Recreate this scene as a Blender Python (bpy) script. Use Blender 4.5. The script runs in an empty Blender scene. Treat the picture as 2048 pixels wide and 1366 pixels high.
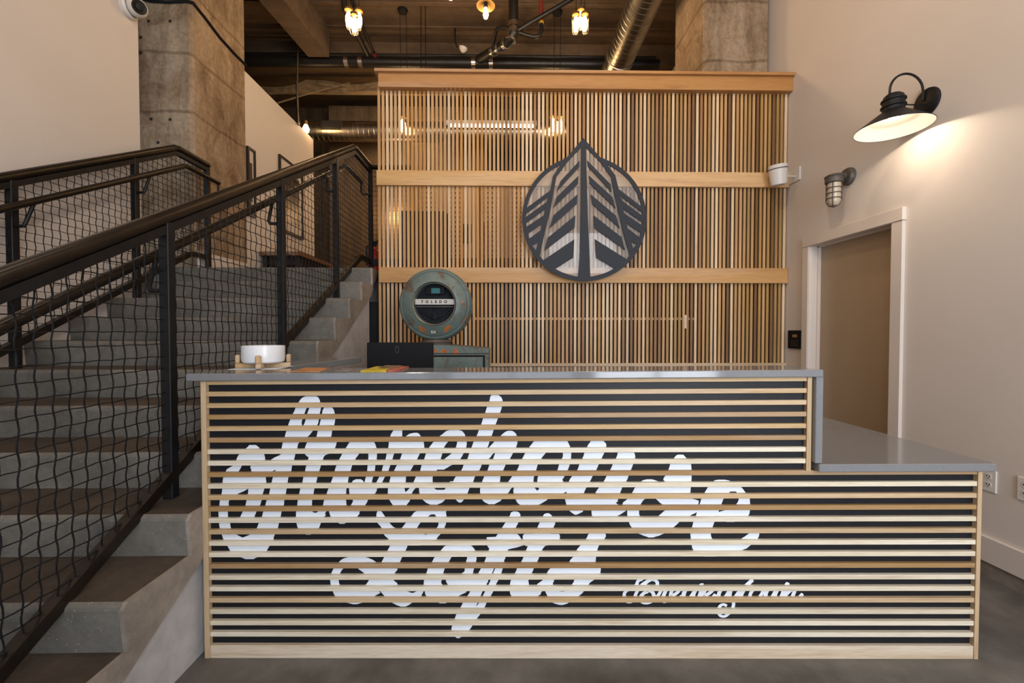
import bpy, bmesh, math, random
from mathutils import Vector, Matrix, Euler
random.seed(11)
C = bpy.context.scene.collection
SC = bpy.context.scene
PI = math.pi
# ------------------------------------------------------------------ camera
W, H, F = 2048, 1366, 860.0
EYE = Vector((0, 0, 1.32))
PITCH, YAW = math.atan(19/F), math.atan(14/F)
cd = bpy.data.cameras.new('camera'); cam = bpy.data.objects.new('camera', cd); C.objects.link(cam)
cam.location = EYE; cam.rotation_euler = (PI/2-PITCH, 0, -YAW)
cd.sensor_width = 36; cd.lens = 36*F/W; cd.clip_start = 0.05; cd.clip_end = 200
SC.camera = cam
RM = Euler((PI/2-PITCH, 0, -YAW)).to_matrix()
def ray(px, py): return RM @ Vector(((px-W/2)/F, -(py-H/2)/F, -1))
def PY(px, py, Y):
    d = ray(px, py); return EYE + d*((Y-EYE.y)/d.y)
def PX(px, py, X):
    d = ray(px, py); return EYE + d*((X-EYE.x)/d.x)
def PZ(px, py, Z):
    d = ray(px, py); return EYE + d*((Z-EYE.z)/d.z)
# ------------------------------------------------------------------ world, exposure, big lights
wd = bpy.data.worlds.new('world'); SC.world = wd; wd.use_nodes = True
wd.node_tree.nodes['Background'].inputs[0].default_value = (.72, .84, 1, 1)
wd.node_tree.nodes['Background'].inputs[1].default_value = 1.2
vs = SC.view_settings
vs.view_transform = 'Standard'; vs.look = 'None'; vs.gamma = 1; vs.use_curve_mapping = False
vs.exposure = 0.0
try:
    SC.cycles.use_denoising = True
    SC.cycles.max_bounces = 8; SC.cycles.diffuse_bounces = 4; SC.cycles.transparent_max_bounces = 12
    SC.cycles.sample_clamp_indirect = 6
    SC.cycles.caustics_reflective = False; SC.cycles.caustics_refractive = False
except Exception: pass
WARM = (1, .60, .29)
def area(name, loc, rot, sx, sy, e, col):
    l = bpy.data.lights.new(name, 'AREA'); l.shape = 'RECTANGLE'; l.size = sx; l.size_y = sy; l.energy = e; l.color = col
    o = bpy.data.objects.new(name, l); o.location = loc; o.rotation_euler = rot; C.objects.link(o); return o
def point(name, loc, e, col=WARM, r=.03):
    l = bpy.data.lights.new(name, 'POINT'); l.energy = e; l.color = col; l.shadow_soft_size = r
    o = bpy.data.objects.new(name, l); o.location = loc; C.objects.link(o); return o
# daylight through the three street windows behind the camera
DAY = (.94, .97, 1)
for k, (wx, e) in enumerate(((-1.9, 10), (-.05, 29), (1.75, 192))):
    area('window_daylight', (wx, -2.18, 2.1), (PI/2, 0, 0), 1.65, 3.0, e, DAY)
# warm pendant lamps of the lobby, above and behind the camera
for (x, y, z, e) in ((-1.2, 1.5, 4.75, 42), (.9, 1.6, 4.3, 76), (-1.4, -1.4, 4.75, 30), (.05, -1.2, 4.75, 32)):
    point('lobby_lamp', (x, y, z), e, (1, .78, .56) if x > .5 else (1, .84, .68), .12)
# ------------------------------------------------------------------ mesh helpers
def wloc(p):
    v = Vector((0, 0, 0))
    while p is not None: v += p.location; p = p.parent
    return v
class MB:
    def __init__(s): s.v = []; s.f = []; s.m = []
    def add(s, vs, fs, m=0):
        b = len(s.v); s.v += [tuple(v) for v in vs]
        for f in fs: s.f.append(tuple(i+b for i in f)); s.m.append(m)
        return s
    def box(s, x0, x1, y0, y1, z0, z1, m=0, fn=None):
        x0, x1 = min(x0, x1), max(x0, x1); y0, y1 = min(y0, y1), max(y0, y1); z0, z1 = min(z0, z1), max(z0, z1)
        vs = [(x, y, z) for z in (z0, z1) for x, y in ((x0, y0), (x1, y0), (x1, y1), (x0, y1))]
        if fn: vs = [fn(*v) for v in vs]
        return s.add(vs, [(3, 2, 1, 0), (4, 5, 6, 7), (0, 1, 5, 4), (1, 2, 6, 5), (2, 3, 7, 6), (3, 0, 4, 7)], m)
    def prism(s, poly, d, m=0):                      # 3D polygon swept by vector d
        n = len(poly); a = [Vector(p) for p in poly]; d = Vector(d); b = [p+d for p in a]
        s.add(a+b, [tuple(range(n))[::-1], tuple(range(n, 2*n))]+[(i, (i+1) % n, n+(i+1) % n, n+i) for i in range(n)], m); return s
    def tube(s, path, r, n=8, m=0, caps=True, flat=None):
        P = [Vector(p) for p in path]; N = len(P); R = r if isinstance(r, (list, tuple)) else [r]*N
        t0 = (P[1]-P[0]).normalized(); up = Vector((0, 0, 1)) if abs(t0.z) < .9 else Vector((1, 0, 0))
        a = t0.cross(up).normalized(); vs = []
        for i in range(N):
            t = ((P[min(i+1, N-1)]-P[i]).normalized() + (P[i]-P[max(i-1, 0)]).normalized())
            t = t.normalized() if t.length > 1e-6 else t0
            a = (a - t*a.dot(t)).normalized(); b = t.cross(a)
            sc = 1.0
            if 0 < i < N-1:
                c = (P[i+1]-P[i]).normalized().dot(t); sc = 1/max(c, .5)
            for k in range(n):
                th = 2*PI*(k+.5)/n; vs.append(P[i] + (a*math.cos(th)+b*math.sin(th))*R[i]*(sc if n <= 4 else 1))
        fs = [(i*n+k, i*n+(k+1) % n, (i+1)*n+(k+1) % n, (i+1)*n+k) for i in range(N-1) for k in range(n)]
        if caps: fs += [tuple(range(n))[::-1], tuple(range((N-1)*n, N*n))]
        return s.add(vs, fs, m)
    def lathe(s, prof, o, ax=(0, 0, 1), n=24, m=0):  # prof: (radius, height along ax)
        ax = Vector(ax).normalized(); o = Vector(o)
        u = ax.cross(Vector((0, 1, 0)) if abs(ax.y) < .9 else Vector((1, 0, 0))).normalized(); w = ax.cross(u)
        vs = []; fs = []; rings = []
        for r, h in prof:
            if r < 1e-6: rings.append([len(vs)]); vs.append(o+ax*h)
            else:
                rings.append(list(range(len(vs), len(vs)+n)))
                vs += [o+ax*h+(u*math.cos(2*PI*k/n)+w*math.sin(2*PI*k/n))*r for k in range(n)]
        for A, B in zip(rings, rings[1:]):
            for k in range(n):
                q = [A[k % len(A)], A[(k+1) % len(A)], B[(k+1) % len(B)], B[k % len(B)]]
                q2 = []
                for i in q:
                    if i not in q2: q2.append(i)
                if len(q2) > 2: fs.append(tuple(q2))
        return s.add(vs, fs, m)
    def build(s, name, mats, parent=None, origin=None, smooth=False, bevel=0, label=None, recalc=True, link=True):
        if not isinstance(mats, (list, tuple)): mats = [mats]
        base = wloc(parent); o0 = Vector(origin) if origin is not None else (base if parent is not None else Vector((0, 0, 0)))
        me = bpy.data.meshes.new(name)
        me.from_pydata([tuple(Vector(v)-o0) for v in s.v], [], s.f)
        for p, m in zip(me.polygons, s.m): p.material_index = m
        bm = bmesh.new(); bm.from_mesh(me)
        if recalc: bmesh.ops.recalc_face_normals(bm, faces=bm.faces)
        if bevel:
            es = [e for e in bm.edges if len(e.link_faces) == 2 and e.calc_face_angle(0) > .5]
            bmesh.ops.bevel(bm, geom=es, offset=bevel, segments=1, affect='EDGES', clamp_overlap=True)
        bm.to_mesh(me); bm.free()
        for m in mats: me.materials.append(m)
        if smooth:
            for p in me.polygons: p.use_smooth = True
            me.set_sharp_from_angle(angle=math.radians(38))
        o = bpy.data.objects.new(name, me)
        if link: C.objects.link(o)
        o.location = o0-base
        if parent is not None: o.parent = parent
        if label: o['label'] = label
        return o
def tag(o, label, cat=None, group=None, kind=None):
    o['label'] = label
    if cat: o['category'] = cat
    if group: o['group'] = group
    if kind: o['kind'] = kind
    return o
def thing(name, loc, label, cat, group=None):
    o = bpy.data.objects.new(name, None); o.empty_display_size = .05; C.objects.link(o); o.location = loc
    return tag(o, label, cat, group)
def struct(o, label): o['kind'] = 'structure'; o['label'] = label; return o
def piece(mesh, name, parent, wpos, color=None, rot=None):   # a further object on shared mesh data
    o = bpy.data.objects.new(name, mesh); C.objects.link(o); o.parent = parent; o.location = Vector(wpos)-wloc(parent)
    if color: o.color = (*color, 1)
    if rot: o.rotation_euler = rot
    return o
def copy_tree(o, parent=None):
    c = o.copy(); C.objects.link(c)
    if parent is not None: c.parent = parent
    for ch in list(o.children): copy_tree(ch, c)
    return c
def curve_mesh(splines, depth):                      # closed 2D outlines with holes, filled and thickened
    cu = bpy.data.curves.new('outline', 'CURVE'); cu.dimensions = '2D'; cu.fill_mode = 'BOTH'; cu.extrude = depth/2
    for pts in splines:
        sp = cu.splines.new('POLY'); sp.points.add(len(pts)-1); sp.use_cyclic_u = True
        for i, p in enumerate(pts): sp.points[i].co = (p[0], p[1], 0, 1)
    o = bpy.data.objects.new('outline', cu); C.objects.link(o)
    dg = bpy.context.evaluated_depsgraph_get(); me = bpy.data.meshes.new_from_object(o.evaluated_get(dg))
    bpy.data.objects.remove(o); bpy.data.curves.remove(cu); return me
def text_mesh(txt, size, depth=.001, spacing=1.0, off=0):
    cu = bpy.data.curves.new('text', 'FONT'); cu.body = txt; cu.size = size; cu.extrude = depth; cu.space_character = spacing; cu.offset = off
    cu.align_x = 'CENTER'; cu.align_y = 'CENTER'
    o = bpy.data.objects.new('text', cu); C.objects.link(o)
    dg = bpy.context.evaluated_depsgraph_get(); me = bpy.data.meshes.new_from_object(o.evaluated_get(dg))
    bpy.data.objects.remove(o); bpy.data.curves.remove(cu); return me
def mesh_obj(me, name, mat, parent, mw):
    me.materials.clear(); me.materials.append(mat); me.name = name
    me.transform(mw); o = bpy.data.objects.new(name, me); C.objects.link(o)
    if parent is not None:
        o.parent = parent; me.transform(Matrix.Translation(-wloc(parent)))
    return o
def arc(cx, cy, r, a0, a1, n): return [(cx+r*math.cos(a0+(a1-a0)*i/n), cy+r*math.sin(a0+(a1-a0)*i/n)) for i in range(n+1)]
# ------------------------------------------------------------------ materials
def nmat(name):
    m = bpy.data.materials.new(name); m.use_nodes = True
    nt = m.node_tree; b = nt.nodes['Principled BSDF']; return m, nt, b
def N(nt, t, **kw):
    n = nt.nodes.new(t)
    for k, v in kw.items():
        if hasattr(n, k): setattr(n, k, v)
        else: n.inputs[k].default_value = v
    return n
def ramp(nt, fac, stops):
    r = nt.nodes.new('ShaderNodeValToRGB'); nt.links.new(fac, r.inputs[0])
    while len(r.color_ramp.elements) < len(stops): r.color_ramp.elements.new(.5)
    for e, (p, c) in zip(r.color_ramp.elements, stops): e.position = p; e.color = (*c, 1)
    return r.outputs[0]
def coords(nt, scale=(1, 1, 1), rnd=False):
    tc = N(nt, 'ShaderNodeTexCoord'); mp = N(nt, 'ShaderNodeMapping'); mp.inputs['Scale'].default_value = scale
    nt.links.new(tc.outputs['Object'], mp.inputs[0])
    if rnd:
        oi = N(nt, 'ShaderNodeObjectInfo'); mu = N(nt, 'ShaderNodeMath', operation='MULTIPLY'); mu.inputs[1].default_value = 53
        nt.links.new(oi.outputs['Random'], mu.inputs[0]); nt.links.new(mu.outputs[0], mp.inputs['Location'])
    return mp.outputs[0]
def noise(nt, co, sc, det=4, rough=.55, dist=0):
    n = N(nt, 'ShaderNodeTexNoise'); n.inputs['Scale'].default_value = sc; n.inputs['Detail'].default_value = det
    n.inputs['Roughness'].default_value = rough; n.inputs['Distortion'].default_value = dist
    nt.links.new(co, n.inputs['Vector']); return n.outputs['Fac']
def bump(nt, b, h, s, d=.01):
    bp = N(nt, 'ShaderNodeBump'); bp.inputs['Strength'].default_value = s; bp.inputs['Distance'].default_value = d
    nt.links.new(h, bp.inputs['Height']); nt.links.new(bp.outputs[0], b.inputs['Normal'])
def mul(nt, a, c, fac=1.0):
    mx = N(nt, 'ShaderNodeMix', data_type='RGBA', blend_type='MULTIPLY'); mx.inputs[0].default_value = fac
    nt.links.new(a, mx.inputs[6]); nt.links.new(c, mx.inputs[7]); return mx.outputs[2]
def mixc(nt, fac, a, c):
    mx = N(nt, 'ShaderNodeMix', data_type='RGBA'); nt.links.new(fac, mx.inputs[0])
    for s, v in ((6, a), (7, c)):
        if isinstance(v, tuple): mx.inputs[s].default_value = (*v, 1)
        else: nt.links.new(v, mx.inputs[s])
    return mx.outputs[2]
def plain(name, col, rough=.5, metal=0, var=.08, sc=8, bmp=0, emit=None, spec=None, scale=(1, 1, 1)):
    m, nt, b = nmat(name); co = coords(nt, scale); f = noise(nt, co, sc)
    c = ramp(nt, f, [(.3, tuple(x*(1-var) for x in col)), (.7, tuple(min(1, x*(1+var)) for x in col))])
    nt.links.new(c, b.inputs['Base Color']); b.inputs['Roughness'].default_value = rough; b.inputs['Metallic'].default_value = metal
    if spec is not None: b.inputs['Specular IOR Level'].default_value = spec
    if bmp: bump(nt, b, noise(nt, co, sc*6), bmp)
    if emit:
        b.inputs['Emission Color'].default_value = (*emit[0], 1); b.inputs['Emission Strength'].default_value = emit[1]
    return m
def wood(name, scale, tint=None, rough=.5, sap=1.0):                 # grain runs along the axis with the smallest scale; colour comes from object colour or tint
    m, nt, b = nmat(name); co = coords(nt, scale, True)
    f = noise(nt, co, 2.2, 5, .6, .6); g = noise(nt, co, 14, 3)
    if tint: rgb = N(nt, 'ShaderNodeRGB'); rgb.outputs[0].default_value = (*tint, 1); base = rgb.outputs[0]
    else: base = N(nt, 'ShaderNodeObjectInfo').outputs['Color']
    c = mul(nt, base, ramp(nt, f, [(.28, (.76, .69, .62)), (.5, (.96, .945, .925)), (.72, (1.0, 1.0, 1.0))]))
    c = mul(nt, c, ramp(nt, g, [(.3, (.86, .82, .78)), (.6, (1, 1, 1))]))
    lo = noise(nt, co, .55, 2, .5, .3)                       # sapwood and heartwood running in and out along the board
    hs = N(nt, 'ShaderNodeHueSaturation'); hs.inputs['Saturation'].default_value = .72; hs.inputs['Value'].default_value = 1.16; nt.links.new(c, hs.inputs['Color'])
    c = mixc(nt, ramp(nt, lo, [(.47, (0, 0, 0)), (.56, (sap, sap, sap))]), c, hs.outputs[0])
    nt.links.new(c, b.inputs['Base Color']); b.inputs['Roughness'].default_value = rough
    bump(nt, b, g, .12, .002); return m
def concrete(name, c1, c2, sc=3, rough=.8, bmp=.25, specks=None, streak=None):
    m, nt, b = nmat(name); co = coords(nt, streak or (1, 1, 1)); co1 = coords(nt)
    f = noise(nt, co, sc, 8, .62); g = noise(nt, co1, sc*9, 4, .7)
    c = ramp(nt, f, [(.3, c1), (.68, c2)])
    c = mul(nt, c, ramp(nt, g, [(.3, (.78, .77, .75)), (.62, (1, 1, 1))]))
    if specks:
        v = N(nt, 'ShaderNodeTexVoronoi'); v.inputs['Scale'].default_value = specks[0]; nt.links.new(co1, v.inputs['Vector'])
        lt = N(nt, 'ShaderNodeMath', operation='LESS_THAN'); lt.inputs[1].default_value = specks[1]; nt.links.new(v.outputs['Distance'], lt.inputs[0])
        gt = N(nt, 'ShaderNodeMath', operation='GREATER_THAN'); gt.inputs[1].default_value = .5
        nt.links.new(noise(nt, co1, specks[0]*.6, 2), gt.inputs[0])
        mm = N(nt, 'ShaderNodeMath', operation='MULTIPLY'); nt.links.new(lt.outputs[0], mm.inputs[0]); nt.links.new(gt.outputs[0], mm.inputs[1])
        c = mixc(nt, mm.outputs[0], c, specks[2])
    nt.links.new(c, b.inputs['Base Color']); b.inputs['Roughness'].default_value = rough
    bump(nt, b, g, bmp, .006); return m
def glow(name, col, e):
    m, nt, b = nmat(name); b.inputs['Base Color'].default_value = (*col, 1)
    b.inputs['Emission Color'].default_value = (*col, 1); b.inputs['Emission Strength'].default_value = e; return m
def clear(name, tint=(1, 1, 1), ior=1.45, rough=.02, boost=1.0, reflection_haze=0):
    m, nt, b = nmat(name); nt.nodes.remove(b); out = nt.nodes['Material Output']
    t = N(nt, 'ShaderNodeBsdfTransparent'); t.inputs[0].default_value = (*tint, 1)
    g = N(nt, 'ShaderNodeBsdfGlossy'); g.inputs['Roughness'].default_value = rough
    fr = N(nt, 'ShaderNodeFresnel'); ge = N(nt, 'ShaderNodeNewGeometry'); mr = N(nt, 'ShaderNodeMapRange')
    mr.inputs['To Min'].default_value = ior; mr.inputs['To Max'].default_value = 1/ior      # same reflectance on the way in and out: a thin sheet does not refract
    nt.links.new(ge.outputs['Backfacing'], mr.inputs['Value']); nt.links.new(mr.outputs[0], fr.inputs[0])
    mu = N(nt, 'ShaderNodeMath', operation='MULTIPLY', use_clamp=True); mu.inputs[1].default_value = boost; nt.links.new(fr.outputs[0], mu.inputs[0])
    if reflection_haze:
        df = N(nt, 'ShaderNodeBsdfDiffuse'); df.inputs[0].default_value = (.9, .88, .86, 1)
        m2 = N(nt, 'ShaderNodeMixShader'); m2.inputs[0].default_value = reflection_haze; nt.links.new(t.outputs[0], m2.inputs[1]); nt.links.new(df.outputs[0], m2.inputs[2]); t = m2
    mx = N(nt, 'ShaderNodeMixShader'); nt.links.new(mu.outputs[0], mx.inputs[0]); nt.links.new(t.outputs[0], mx.inputs[1]); nt.links.new(g.outputs[0], mx.inputs[2])
    nt.links.new(mx.outputs[0], out.inputs[0]); return m
def pierc():                                         # board marks, dark blotches, pale patches and pits
    m, nt, b = nmat('board_formed_pier_concrete'); co = coords(nt); st = coords(nt, (3.2, 3.2, .8)); bo = coords(nt, (1, 1, 1))
    c = ramp(nt, noise(nt, st, 1.5, 9, .68, .4), [(.3, (.17, .112, .064)), (.5, (.345, .25, .158)), (.72, (.46, .355, .25))])
    c = mul(nt, c, ramp(nt, noise(nt, co, 2.3, 8, .72, .8), [(.36, (.62, .54, .46)), (.52, (1, 1, 1))]))
    c = mul(nt, c, ramp(nt, noise(nt, co, 26, 4, .7), [(.3, (.7, .68, .65)), (.58, (1, 1, 1))]))
    w = N(nt, 'ShaderNodeTexWave', wave_type='BANDS', bands_direction='Z'); w.inputs['Scale'].default_value = .55; w.inputs['Distortion'].default_value = .6; w.inputs['Detail Scale'].default_value = 3
    nt.links.new(co, w.inputs['Vector']); c = mul(nt, c, ramp(nt, w.outputs['Fac'], [(.0, (.62, .58, .54)), (.012, (1, 1, 1))]))
    v = N(nt, 'ShaderNodeTexVoronoi'); v.inputs['Scale'].default_value = 16; nt.links.new(co, v.inputs['Vector'])
    pit = ramp(nt, v.outputs['Distance'], [(.05, (.35, .3, .26)), (.11, (1, 1, 1))]); c = mul(nt, c, pit, .8)
    nt.links.new(c, b.inputs['Base Color']); b.inputs['Roughness'].default_value = .85
    bump(nt, b, noise(nt, st, 7, 8, .7), .5, .012); return m
M = {}
M['paint'] = plain('white_wall_paint', (.66, .60, .55), .62, 0, .03, 1.2, .03)
M['trim'] = plain('white_trim_paint', (.68, .61, .55), .42, 0, .02, 3)
M['door'] = plain('taupe_door_paint', (.36, .265, .175), .35, 0, .04, 2)
M['black'] = plain('black_painted_steel', (.009, .009, .010), .45, 0, .3, 20, .03, spec=.25)
M['rail'] = plain('oiled_dark_steel_pipe', (.016, .011, .0075), .32, .25, .4, 9, .03, spec=.4)
M['castiron'] = plain('black_cast_iron', (.012, .011, .010), .42, .2, .3, 12, .05)
M['steel'] = plain('galvanised_steel', (.34, .30, .245), .33, 1, .3, 5, .02)
M['clamp'] = plain('bright_steel_band', (.6, .56, .5), .25, 1, .1, 10)
M['quartz'] = plain('grey_quartz', (.20, .203, .21), .09, 0, .05, 60, spec=.55)
M['slatw'] = wood('poplar_slat_vertical', (22, 22, .9), sap=.15)
M['slath'] = wood('poplar_slat_horizontal', (.9, 22, 22), sap=.55)
M['board'] = wood('poplar_board', (.55, 8, 8), sap=.35)
M['floor'] = concrete('polished_concrete_floor', (.030, .027, .023), (.20, .188, .172), 1.2, .36, .06)
M['riser'] = concrete('aggregate_concrete', (.098, .091, .078), (.21, .198, .172), 2.6, .8, .35, (70, .13, (.36, .35, .32)))
M['tread'] = concrete('brown_worn_concrete', (.036, .026, .018), (.10, .073, .053), 3.0, .72, .2)
M['stringer'] = concrete('tan_rough_concrete', (.15, .127, .104), (.36, .305, .255), 2.4, .85, .45, (60, .12, (.4, .38, .34)))
M['smoothc'] = concrete('smooth_grey_concrete', (.40, .385, .385), (.60, .58, .585), 1.1, .6, .08)
M['blackpanel'] = plain('black_panel_paint', (.008, .009, .012), .45, 0, .15, 30, .02, spec=.3)
M['white'] = plain('white_brushed_paint', (.74, .79, .86), .5, 0, .06, 6, .02, scale=(1, 1, 12))
M['whiteplastic'] = plain('white_plastic', (.68, .66, .63), .4, 0, .02)
M['ceramic'] = plain('white_ceramic', (.74, .75, .76), .22, 0, .02)
M['bamboo'] = wood('bamboo', (5, 5, 5), (.52, .33, .15), .45)
M['charcoal'] = plain('charcoal_powder_coat', (.024, .029, .039), .6, 0, .2, 120, .06, spec=.3)
M['acrylic'] = clear('clear_acrylic', (.97, .97, .97), 1.5, .01, .32, .12)  # flat whitish diffuse mixed in to stand for the room's pale reflection
M['glass'] = clear('lamp_glass', (.97, .95, .92), 1.45, .03, .5); M['dialglass'] = clear('dial_glass', (.95, .95, .95), 1.4, .03, .07)
M['paneglass'] = clear('window_glass', (.97, .98, 1), 1.45, .0)
M['bulb'] = glow('lit_filament', (1, .72, .36), 42)
M['bulbwhite'] = glow('lit_white_bulb', (1, .76, .50), 55)
M['tube'] = glow('fluorescent_tube', (.95, .97, 1), 2.2)
M['shadein'] = plain('white_enamel', (.82, .80, .76), .4, 0, .01)
M['plastic'] = plain('black_plastic', (.008, .008, .009), .6, 0, .1, 30, spec=.15)
M['ceil'] = concrete('dark_ceiling_concrete', (.060, .037, .020), (.20, .128, .07), 1.1, .85, .3, None, (.5, 2.2, 2))
M['pier'] = pierc()
M['backc'] = concrete('back_wall_concrete', (.10, .062, .03), (.24, .155, .08), 1.5, .85, .3, None, (6, 6, .5))
M['darkpanel'] = plain('dark_stained_panel', (.012, .010, .009), .6)
M['brownpanel'] = wood('brown_plywood', (3, 3, .5), (.05, .026, .010), .6)
M['castgrey'] = plain('cast_grey_metal', (.10, .088, .075), .55, .3, .15, 40, .06)
# ================================================================== STRUCTURE
XW, XL, CEIL = 2.62, -3.09, 5.72              # right wall, left wall, ceiling height
XS, Y0, Z0, RUN, RISE = -1.215, 3.961, 1.911, .2883, .1619   # stair side face, landing edge, landing height
def sp(name, mats, mb, label, **k): return struct(mb.build(name, mats, **k), label)
sp('floor', M['floor'], MB().box(-3.3, 3.2, -2.02, 4.3, -.2, 0), 'grey polished concrete lobby floor with dark stains')
lf = MB().box(-6.2, 2.6, 4.221, 8.7, Z0-.3, Z0)
sp('floor_landing', M['riser'], lf, 'raised concrete floor beyond the top of the stairs')
sp('ceiling', M['ceil'], MB().box(-6.2, 3.0, -2.02, 8.9, CEIL, CEIL+.2), 'dark exposed concrete ceiling slab')
sp('trim_ceiling_beam', M['ceil'], MB().box(-6.2, 3.0, 6.66, 7.05, 5.42, CEIL), 'concrete beam crossing under the ceiling behind the partition')
sp('trim_sloping_beam', M['ceil'], MB().box(-2.96, -2.66, 3.2, 6.36, 5.30, CEIL, fn=lambda x, y, z: (x+.10*(y-5.2), y, z)), 'concrete beam running back from the lobby at upper left')
# form-board ridges left in the ceiling slab
rb = MB()
for y in (4.9, 5.35, 5.85, 6.3): rb.box(-6, 2.6, y, y+.05, CEIL-.018, CEIL)
o = sp('trim_ceiling_ridge', M['ceil'], rb, 'form-board ridges in the concrete ceiling')
sp('wall_left', M['paint'], MB().box(XL-.1, XL, -2.02, 3.73, -.1, CEIL), 'white painted wall beside the stairs')
YE = 6.85
sp('wall_landing', M['paint'], MB().box(-3.10, -3.0, 5.07, YE, Z0, 4.33), 'white half-height wall along the landing behind the pier')
sp('wall_side', M['ceil'], MB().box(-6.3, -6.2, 3.6, 8.9, 1, CEIL).box(-6.3, -3.62, 3.8, 3.88, 1, CEIL), 'dark far side wall past the landing')
# right wall with its door opening
dy0, dy1, dz = PX(1788.6, 446.7, XW).y, PX(1622.9, 494, XW).y, PX(1788.6, 446.7, XW).z
wr = MB().box(XW, XW+.15, -2.02, dy0-.02, 0, CEIL).box(XW, XW+.15, dy1+.02, 8.9, 0, CEIL).box(XW, XW+.15, dy0-.02, dy1+.02, dz+.02, CEIL)
sp('wall_right', M['paint'], wr, 'white painted wall on the right with the sconce and the door')
sp('wall_back', M['backc'], MB().box(-6.2, 2.6, 8.6, 8.8, 1, CEIL), 'warm lit board-marked concrete wall at the far end')
# partition stub walls behind the right end of the slats
sp('wall_partition', M['brownpanel'], MB().box(.62, 2.6, 4.20, 4.26, Z0, 3.72), 'brown wood panel behind the right half of the slats')
sp('wall_plinth', M['darkpanel'], MB().box(-3.3, 2.6, 4.16, 4.22, 0, Z0-.3).box(XS, 2.6, 4.16, 4.22, Z0-.3, Z0), 'black panel under the raised floor behind the slats')
# street side behind the camera: wall with three tall windows
ry = -1.9; wn = MB()
xs = [-3.14, -2.75, -1.05, -.85, .75, .95, 2.55, 2.6]
for a, b in ((0, 1), (2, 3), (4, 5), (6, 7)): wn.box(xs[a], xs[b], ry-.12, ry, 0, CEIL)
for a, b in ((1, 2), (3, 4), (5, 6)): wn.box(xs[a], xs[b], ry-.12, ry, 0, .55).box(xs[a], xs[b], ry-.12, ry, 3.65, CEIL)
sp('wall_rear', M['paint'], wn, 'street wall behind the camera')
for i, (a, b) in enumerate(((1, 2), (3, 4), (5, 6))):
    fr = MB(); x0, x1 = xs[a], xs[b]
    for x in (x0, (x0+x1)/2-.02, x1-.04): fr.box(x, x+.04, ry-.1, ry-.03, .55, 3.65)
    for z in (.55, 1.55, 2.6, 3.61): fr.box(x0, x1, ry-.1, ry-.03, z, z+.04)
    w = sp('window_%d' % (i+1), M['black'], fr, ('left', 'middle', 'right')[i]+' tall steel-framed street window behind the camera')
    MB().box(x0, x1, ry-.07, ry-.062, .55, 3.65).build('pane', M['paneglass'], w)
# baseboards
ck = MB().box(XW-.012, XW, -1.9, dy0-.11, 0, .076)
sp('trim_curb', M['stringer'], ck, 'bare concrete strip under the right baseboard')
sp('baseboard_right', M['trim'], MB().box(XW-.022, XW, -1.9, dy0-.095, .076, .214), 'white baseboard along the right wall', bevel=.003)
sp('baseboard_left', M['trim'], MB().box(-3.0, -2.978, 4.26, 5.07, Z0, 2.11), 'white baseboard at the foot of the left pier')
# concrete piers
def pier(name, x0, x1, y0, y1, label, z0=Z0):
    mb = MB(); ch = .03
    mb.prism([(x0, y0, z0), (x1-ch, y0, z0), (x1, y0+ch, z0), (x1, y1, z0), (x0, y1, z0)] if x0 < 0 else
             [(x0+ch, y0, z0), (x1, y0, z0), (x1, y1, z0), (x0, y1, z0), (x0, y0+ch, z0)], (0, 0, CEIL-z0))
    return sp(name, M['pier'], mb, label)
pl = pier('column_left', -3.75, -3.0, 4.229, 5.072, 'board-marked concrete pier at the head of the stairs')
pr = pier('column_right', 1.965, 2.6, 4.28, 5.0, 'concrete pier rising above the right end of the slat partition')
# small form-tie holes in the left pier
for (px, py) in ((297, 42), (340, 42), (281, 75), (281, 106), (302, 238), (340, 239), (316, 285)):
    p = PY(px, py, 4.227); MB().lathe([(0, 0), (.012, 0), (.015, .002)], p+Vector((0, .001, 0)), (0, -1, 0), 10).build('tie_hole', M['darkpanel'], pl)
# door
d = MB().box(XW+.077, XW+.12, dy0, dy1, 0, dz)
door = sp('door_1', M['door'], d, 'taupe flush door set back in a white frame')
jm = MB().box(XW-.02, XW+.12, dy1, dy1+.02, 0, dz+.02).box(XW-.02, XW+.12, dy0-.02, dy0, 0, dz+.02).box(XW-.02, XW+.12, dy0, dy1, dz, dz+.02)
jm.build('jamb', M['trim'], door)
cx = XW-.024
MB().box(cx, XW, dy1+.006, dy1+.076, 0, dz).build('casing', M['trim'], door, bevel=.002)
MB().box(cx, XW, dy0-.085, dy0-.006, 0, dz).build('casing', M['trim'], door, bevel=.002)
MB().box(cx-.004, XW, dy0-.088, dy1+.078, dz+.002, PX(1810.5, 414.2, XW).z).build('header_casing', M['trim'], door, bevel=.002)
MB().box(XW+.05, XW+.077, dy1-.012, dy1, 0, dz).box(XW+.05, XW+.077, dy0, dy1, dz-.012, dz).build('door_stop', M['trim'], door)
# ================================================================== STAIRS
def yk(k): return Y0-RUN*k
def zk(k): return Z0-RISE*k
st = thing('staircase', (-2.1, yk(11), 0), 'broad worn concrete staircase rising past the reception counter', 'stairs')
for k in range(11, -1, -1):
    y, z = yk(k), zk(k); zb = max(zk(k+1)-.03, 0) if k < 11 else 0
    yb = y+RUN+.03 if k else 4.22
    a, b = XL+.001, XS-.014
    prof = [(y+.014, zb), (y+.002, z-.022), (y+.004, z-.012), (y+.018, z-.001), (yb, z), (yb, z-.05)]
    mb = MB(); n = len(prof)
    vs = [(a, p[0], p[1]) for p in prof]+[(b, p[0], p[1]) for p in prof]
    mb.v = vs
    for i in range(n):
        j = (i+1) % n; mb.f.append((i, j, n+j, n+i)); mb.m.append(1 if i == 3 and k else 0)
    mb.f += [tuple(range(n))[::-1], tuple(range(n, 2*n))]; mb.m += [0, 0]
    s = mb.build('step', [M['riser'], M['tread']], st)
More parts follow.
